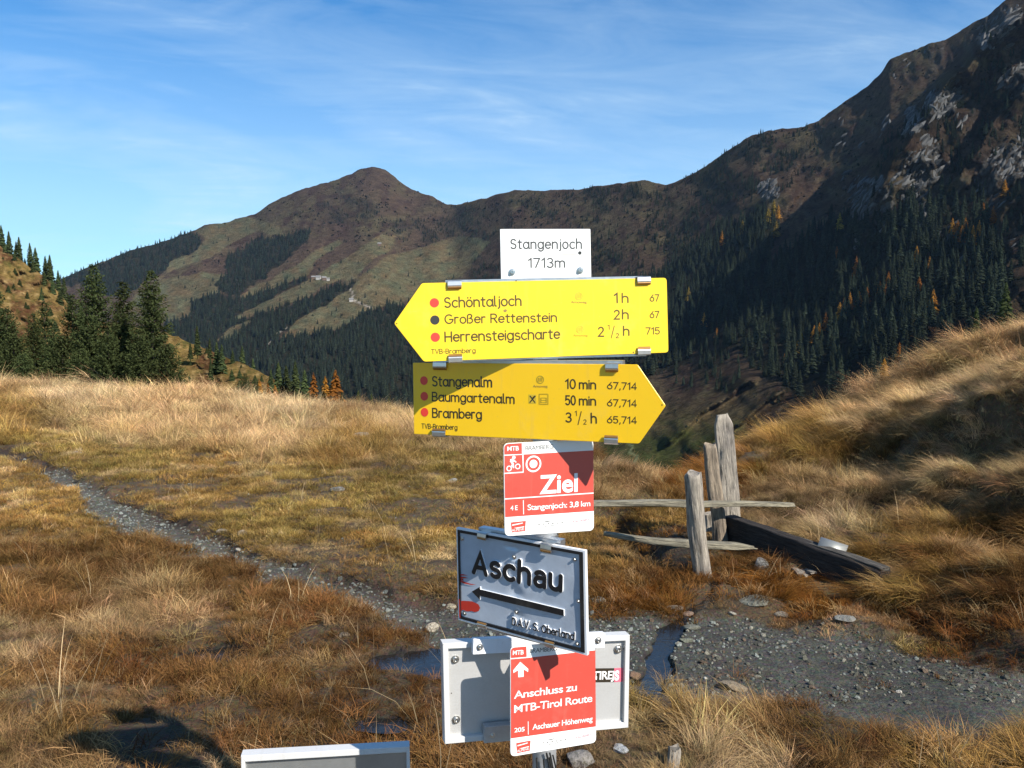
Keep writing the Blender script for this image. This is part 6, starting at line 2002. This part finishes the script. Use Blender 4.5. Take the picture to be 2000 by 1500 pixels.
def timber(name, P0, P1, w0, w1, d0, d1, seed, rnd=.5, lump=.06, top=None, crack=True, bend=0.0, nseg=30, nr=28, up=None):
    """timber between two world points; local Z runs along it. rnd 1 = round pole, 0 = squared plank; returns mesh + matrix"""
    P0, P1 = Vector(P0), Vector(P1); L = (P1 - P0).length; zax = (P1 - P0).normalized()
    u = Vector(up) if up else Vector((0, 1, 0))
    yax = (u - zax * u.dot(zax)).normalized(); xax = yax.cross(zax)
    M = Matrix(((xax.x, yax.x, zax.x, P0.x), (xax.y, yax.y, zax.y, P0.y), (xax.z, yax.z, zax.z, P0.z), (0, 0, 0, 1)))
    V = []; F = []
    r = np.random.default_rng(seed); ca = r.uniform(-2.4, -.8)
    for i in range(nseg + 1):
        t = i / nseg; hw = (w0 * (1 - t) + w1 * t) / 2; hd = (d0 * (1 - t) + d1 * t) / 2
        if top == 'chamfer' and t > .93: hw *= 1 - (t - .93) / .07 * .38; hd *= 1 - (t - .93) / .07 * .25
        if top == 'point' and t > .78: k = 1 - (t - .78) / .22 * .8; hd *= k
        if t > .985 and top is None: hw *= .93; hd *= .93
        ox = bend * math.sin(math.pi * t) + .012 * math.sin(3.1 * t + seed); oy = .008 * math.sin(4 * t + seed * 2)
        for k in range(nr):
            a = 2 * math.pi * k / nr; c, s = math.cos(a), math.sin(a)
            e = 2.0 / (2.0 + (1 - rnd) * 7)
            x = math.copysign(abs(c) ** e, c); y = math.copysign(abs(s) ** e, s)
            lm = 1 + lump * float(fbm(np.array(a * 1.3 + seed * 3.1), np.array(t * L * 4.0), seed, 3)) * 1.6
            if crack:
                da = abs((a - ca + .4 * math.sin(t * 5 + seed) + math.pi) % (2 * math.pi) - math.pi)
                lm *= 1 - .20 * math.exp(-(da / .14) ** 2)
            V.append((x * hw * lm + ox, y * hd * lm + oy, t * L + (.012 * math.sin(3 * a + seed) if i == nseg else 0)))
    for i in range(nseg):
        for k in range(nr): F.append((i * nr + k, i * nr + (k + 1) % nr, (i + 1) * nr + (k + 1) % nr, (i + 1) * nr + k))
    F.append(tuple(reversed(range(nr)))); F.append(tuple(nseg * nr + k for k in range(nr)))
    me = mesh(name, V, F, True)
    return me, M


def put(name, spec, mat, label=None, cat=None, group=None, parent=None):
    me, M = spec
    for p in list(me.polygons)[-2:]: p.use_smooth = False
    o = link(name, me, mat, parent)
    o.matrix_world = M if parent is None else parent.matrix_world.inverted() @ M
    if parent is not None:
        o.matrix_local = parent.matrix_world.inverted() @ M
    return tag(o, label, cat, group)


def build_fence():
    A = 6.05
    put("fence_stake", timber("stake", at(1377, 1135, A) - Vector((0, 0, .1)), at(1353.5, 924, A - .12), .128, .120, .12, .115, 3, 1.0, .07), PALEWOOD,
        "shortest round grey stake, leaning left in front of both rails", "fence stake", "old fence stakes")
    put("fence_stake", timber("stake", at(1405, 1062, 6.9), at(1389.5, 868, 6.8), .125, .095, .10, .09, 8, .85, .16), BARKWOOD,
        "middle-height barky stake with a knotty lower half behind the upper rail", "fence stake", "old fence stakes")
    put("fence_stake", timber("stake", at(1431, 1080, 7.3), at(1410, 811, 7.25), .172, .150, .07, .06, 12, .12, .03, top='chamfer'), PALEWOOD,
        "tallest grey stake, flat and wide with a narrowed top, right of the two round ones", "fence stake", "old fence stakes")
    put("fence_rail", timber("rail", at(1090, 980, 6.55), at(1352, 985, 6.42), .06, .085, .035, .05, 21, .4, .10, up=(0, 0, 1)), RAILWOOD,
        "upper split rail running from behind the red goal sign to the short stake", "fence rail", "split rails of the old fence")
    put("fence_rail", timber("rail", at(1340, 986, 6.62), at(1548, 984, 6.86), .085, .05, .045, .03, 22, .4, .10, up=(0, 0, 1)), RAILWOOD,
        "upper split rail running from the stakes into the grass at right", "fence rail", "split rails of the old fence")
    put("fence_rail", timber("rail", at(1180, 1043, 6.50), at(1345, 1062, 6.30), .03, .10, .03, .05, 23, .3, .10, up=(0, 0, 1)), RAILWOOD,
        "lower split rail, left half, its thin end lost in the grass", "fence rail", "split rails of the old fence")
    put("fence_rail", timber("rail", at(1330, 1058, 6.36), at(1474, 1072, 6.45), .098, .075, .05, .05, 24, .2, .08, top='point', up=(0, 0, 1)), RAILWOOD,
        "lower split rail, right half, ending in a pointed tip right of the stakes", "fence rail", "split rails of the old fence")
    put("wood_block", timber("block", at(1389, 1035, 7.1), at(1386, 1003, 7.1), .10, .10, .08, .08, 31, .1, .03), PALEWOOD,
        "pale squared wood block between the short and the barky stake", "wood block")
    p0 = at(1424, 1032, 6.95); p1 = at(1728, 1138, 5.62)
    e = empty("fallen_beam", p1, "thick dark beam lying slantwise from the stakes down to the grass at right", "beam")
    bpy.context.view_layer.update()
    put("beam_body", timber("beam_body", p0, p1, .120, .105, .215, .185, 41, .08, .05, bend=.0, nseg=40, up=(0, 0, 1)), DARKWOOD, None, None, None, e)
    # thin strip along the top of the beam, lighter grey than the body
    put("worn_top", timber("worn_top", p0 + Vector((0, 0, .103)), p1 + Vector((0, 0, .083)), .10, .085, .018, .018, 43, .2, .12, nseg=40, up=(0, 0, 1)), wood_mat("grey_beam_top", (.075, .070, .062)), None, None, None, e)
    for t in (.20, .315, .38):
        c = p0.lerp(p1, t); W = Acc(); p = None
        for s in range(8):
            q = np.array(c - p1) + np.array((-.095 * 0 - .004, -.068, .10 - .028 * s)) + np.array((.012 * math.sin(s * .8 + t * 9), 0, 0))
            if p is not None: W.add(*cone_tube(p, q, .003, .003, 5))
            p = q
        link("old_wire", W.mesh("old_wire"), mat_simple("rusty_wire", (.20, .09, .07), .7), e)
    # curved metal piece behind the beam, boards below it
    c = at(1624, 1070, 6.16); V = []; F = []; n = 9
    for s in (0, 1):
        for k in range(n):
            a = math.radians(25 + 120 * k / (n - 1)); V.append((s * .19 - .10 + .02 * k / n, -.075 * math.cos(a) - .02, .085 * math.sin(a) - .04))
    F = [(k, k + 1, n + k + 1, n + k) for k in range(n - 1)]
    o = link("gutter_piece", mesh("gutter_piece", V, F, True), mat_simple("grey_zinc", (.26, .27, .26), .5, metal=.4, var=.2, scale=20, dirt=(.2, .2, .17), dirt_amt=.5))
    o.location = c; o.rotation_euler = (.15, .25, -.35)
    md = o.modifiers.new("thick", 'SOLIDIFY'); md.thickness = .014
    tag(o, "curved piece of grey zinc sheet sticking up behind the fallen beam", "sheet metal")
    for k, (a, b_, lab) in enumerate((((1538, 1106), (1562, 1122), "left pale slat end lying in the shade under the beam"), ((1552, 1104), (1578, 1123), "middle pale slat end lying in the shade under the beam"), ((1566, 1102), (1592, 1121), "right pale slat end lying in the shade under the beam"))):
        put("slat", timber("slat", at(*a, 6.25), at(*b_, 5.98), .045, .045, .016, .016, 50 + k, .1, .03, up=(0, 0, 1)), PALEWOOD, lab, "slat", "slat ends under the beam")
    st = hit_ground(1312, 1497)
    put("peg", timber("peg", st - Vector((0, 0, .1)), st + Vector((0, 0, .07)), .045, .045, .045, .045, 61, .3, .05), GREYWOOD, "small grey wooden peg at the bottom edge right of the signpost", "peg")


build_fence()


# ---------------------------------------------------------------- thin valley air
def build_haze():
    x0, x1, y0, y1, z0, z1 = -6500, 6500, -400, 6000, -900, 750
    V = [(x, y, z) for x in (x0, x1) for y in (y0, y1) for z in (z0, z1)]
    F = [(0, 1, 3, 2), (4, 6, 7, 5), (0, 4, 5, 1), (2, 3, 7, 6), (0, 2, 6, 4), (1, 5, 7, 3)]
    m, t = mat_new("valley_air")
    v = t.n('ShaderNodeVolumePrincipled', {'Color': (.42, .66, 1.0, 1), 'Density': 0.000026, 'Anisotropy': 0.2})
    o = t.n('ShaderNodeOutputMaterial'); t.l(v.outputs[0], o.inputs['Volume'])
    tag(link("haze", mesh("haze", V, F), m), kind='stuff')


build_haze()
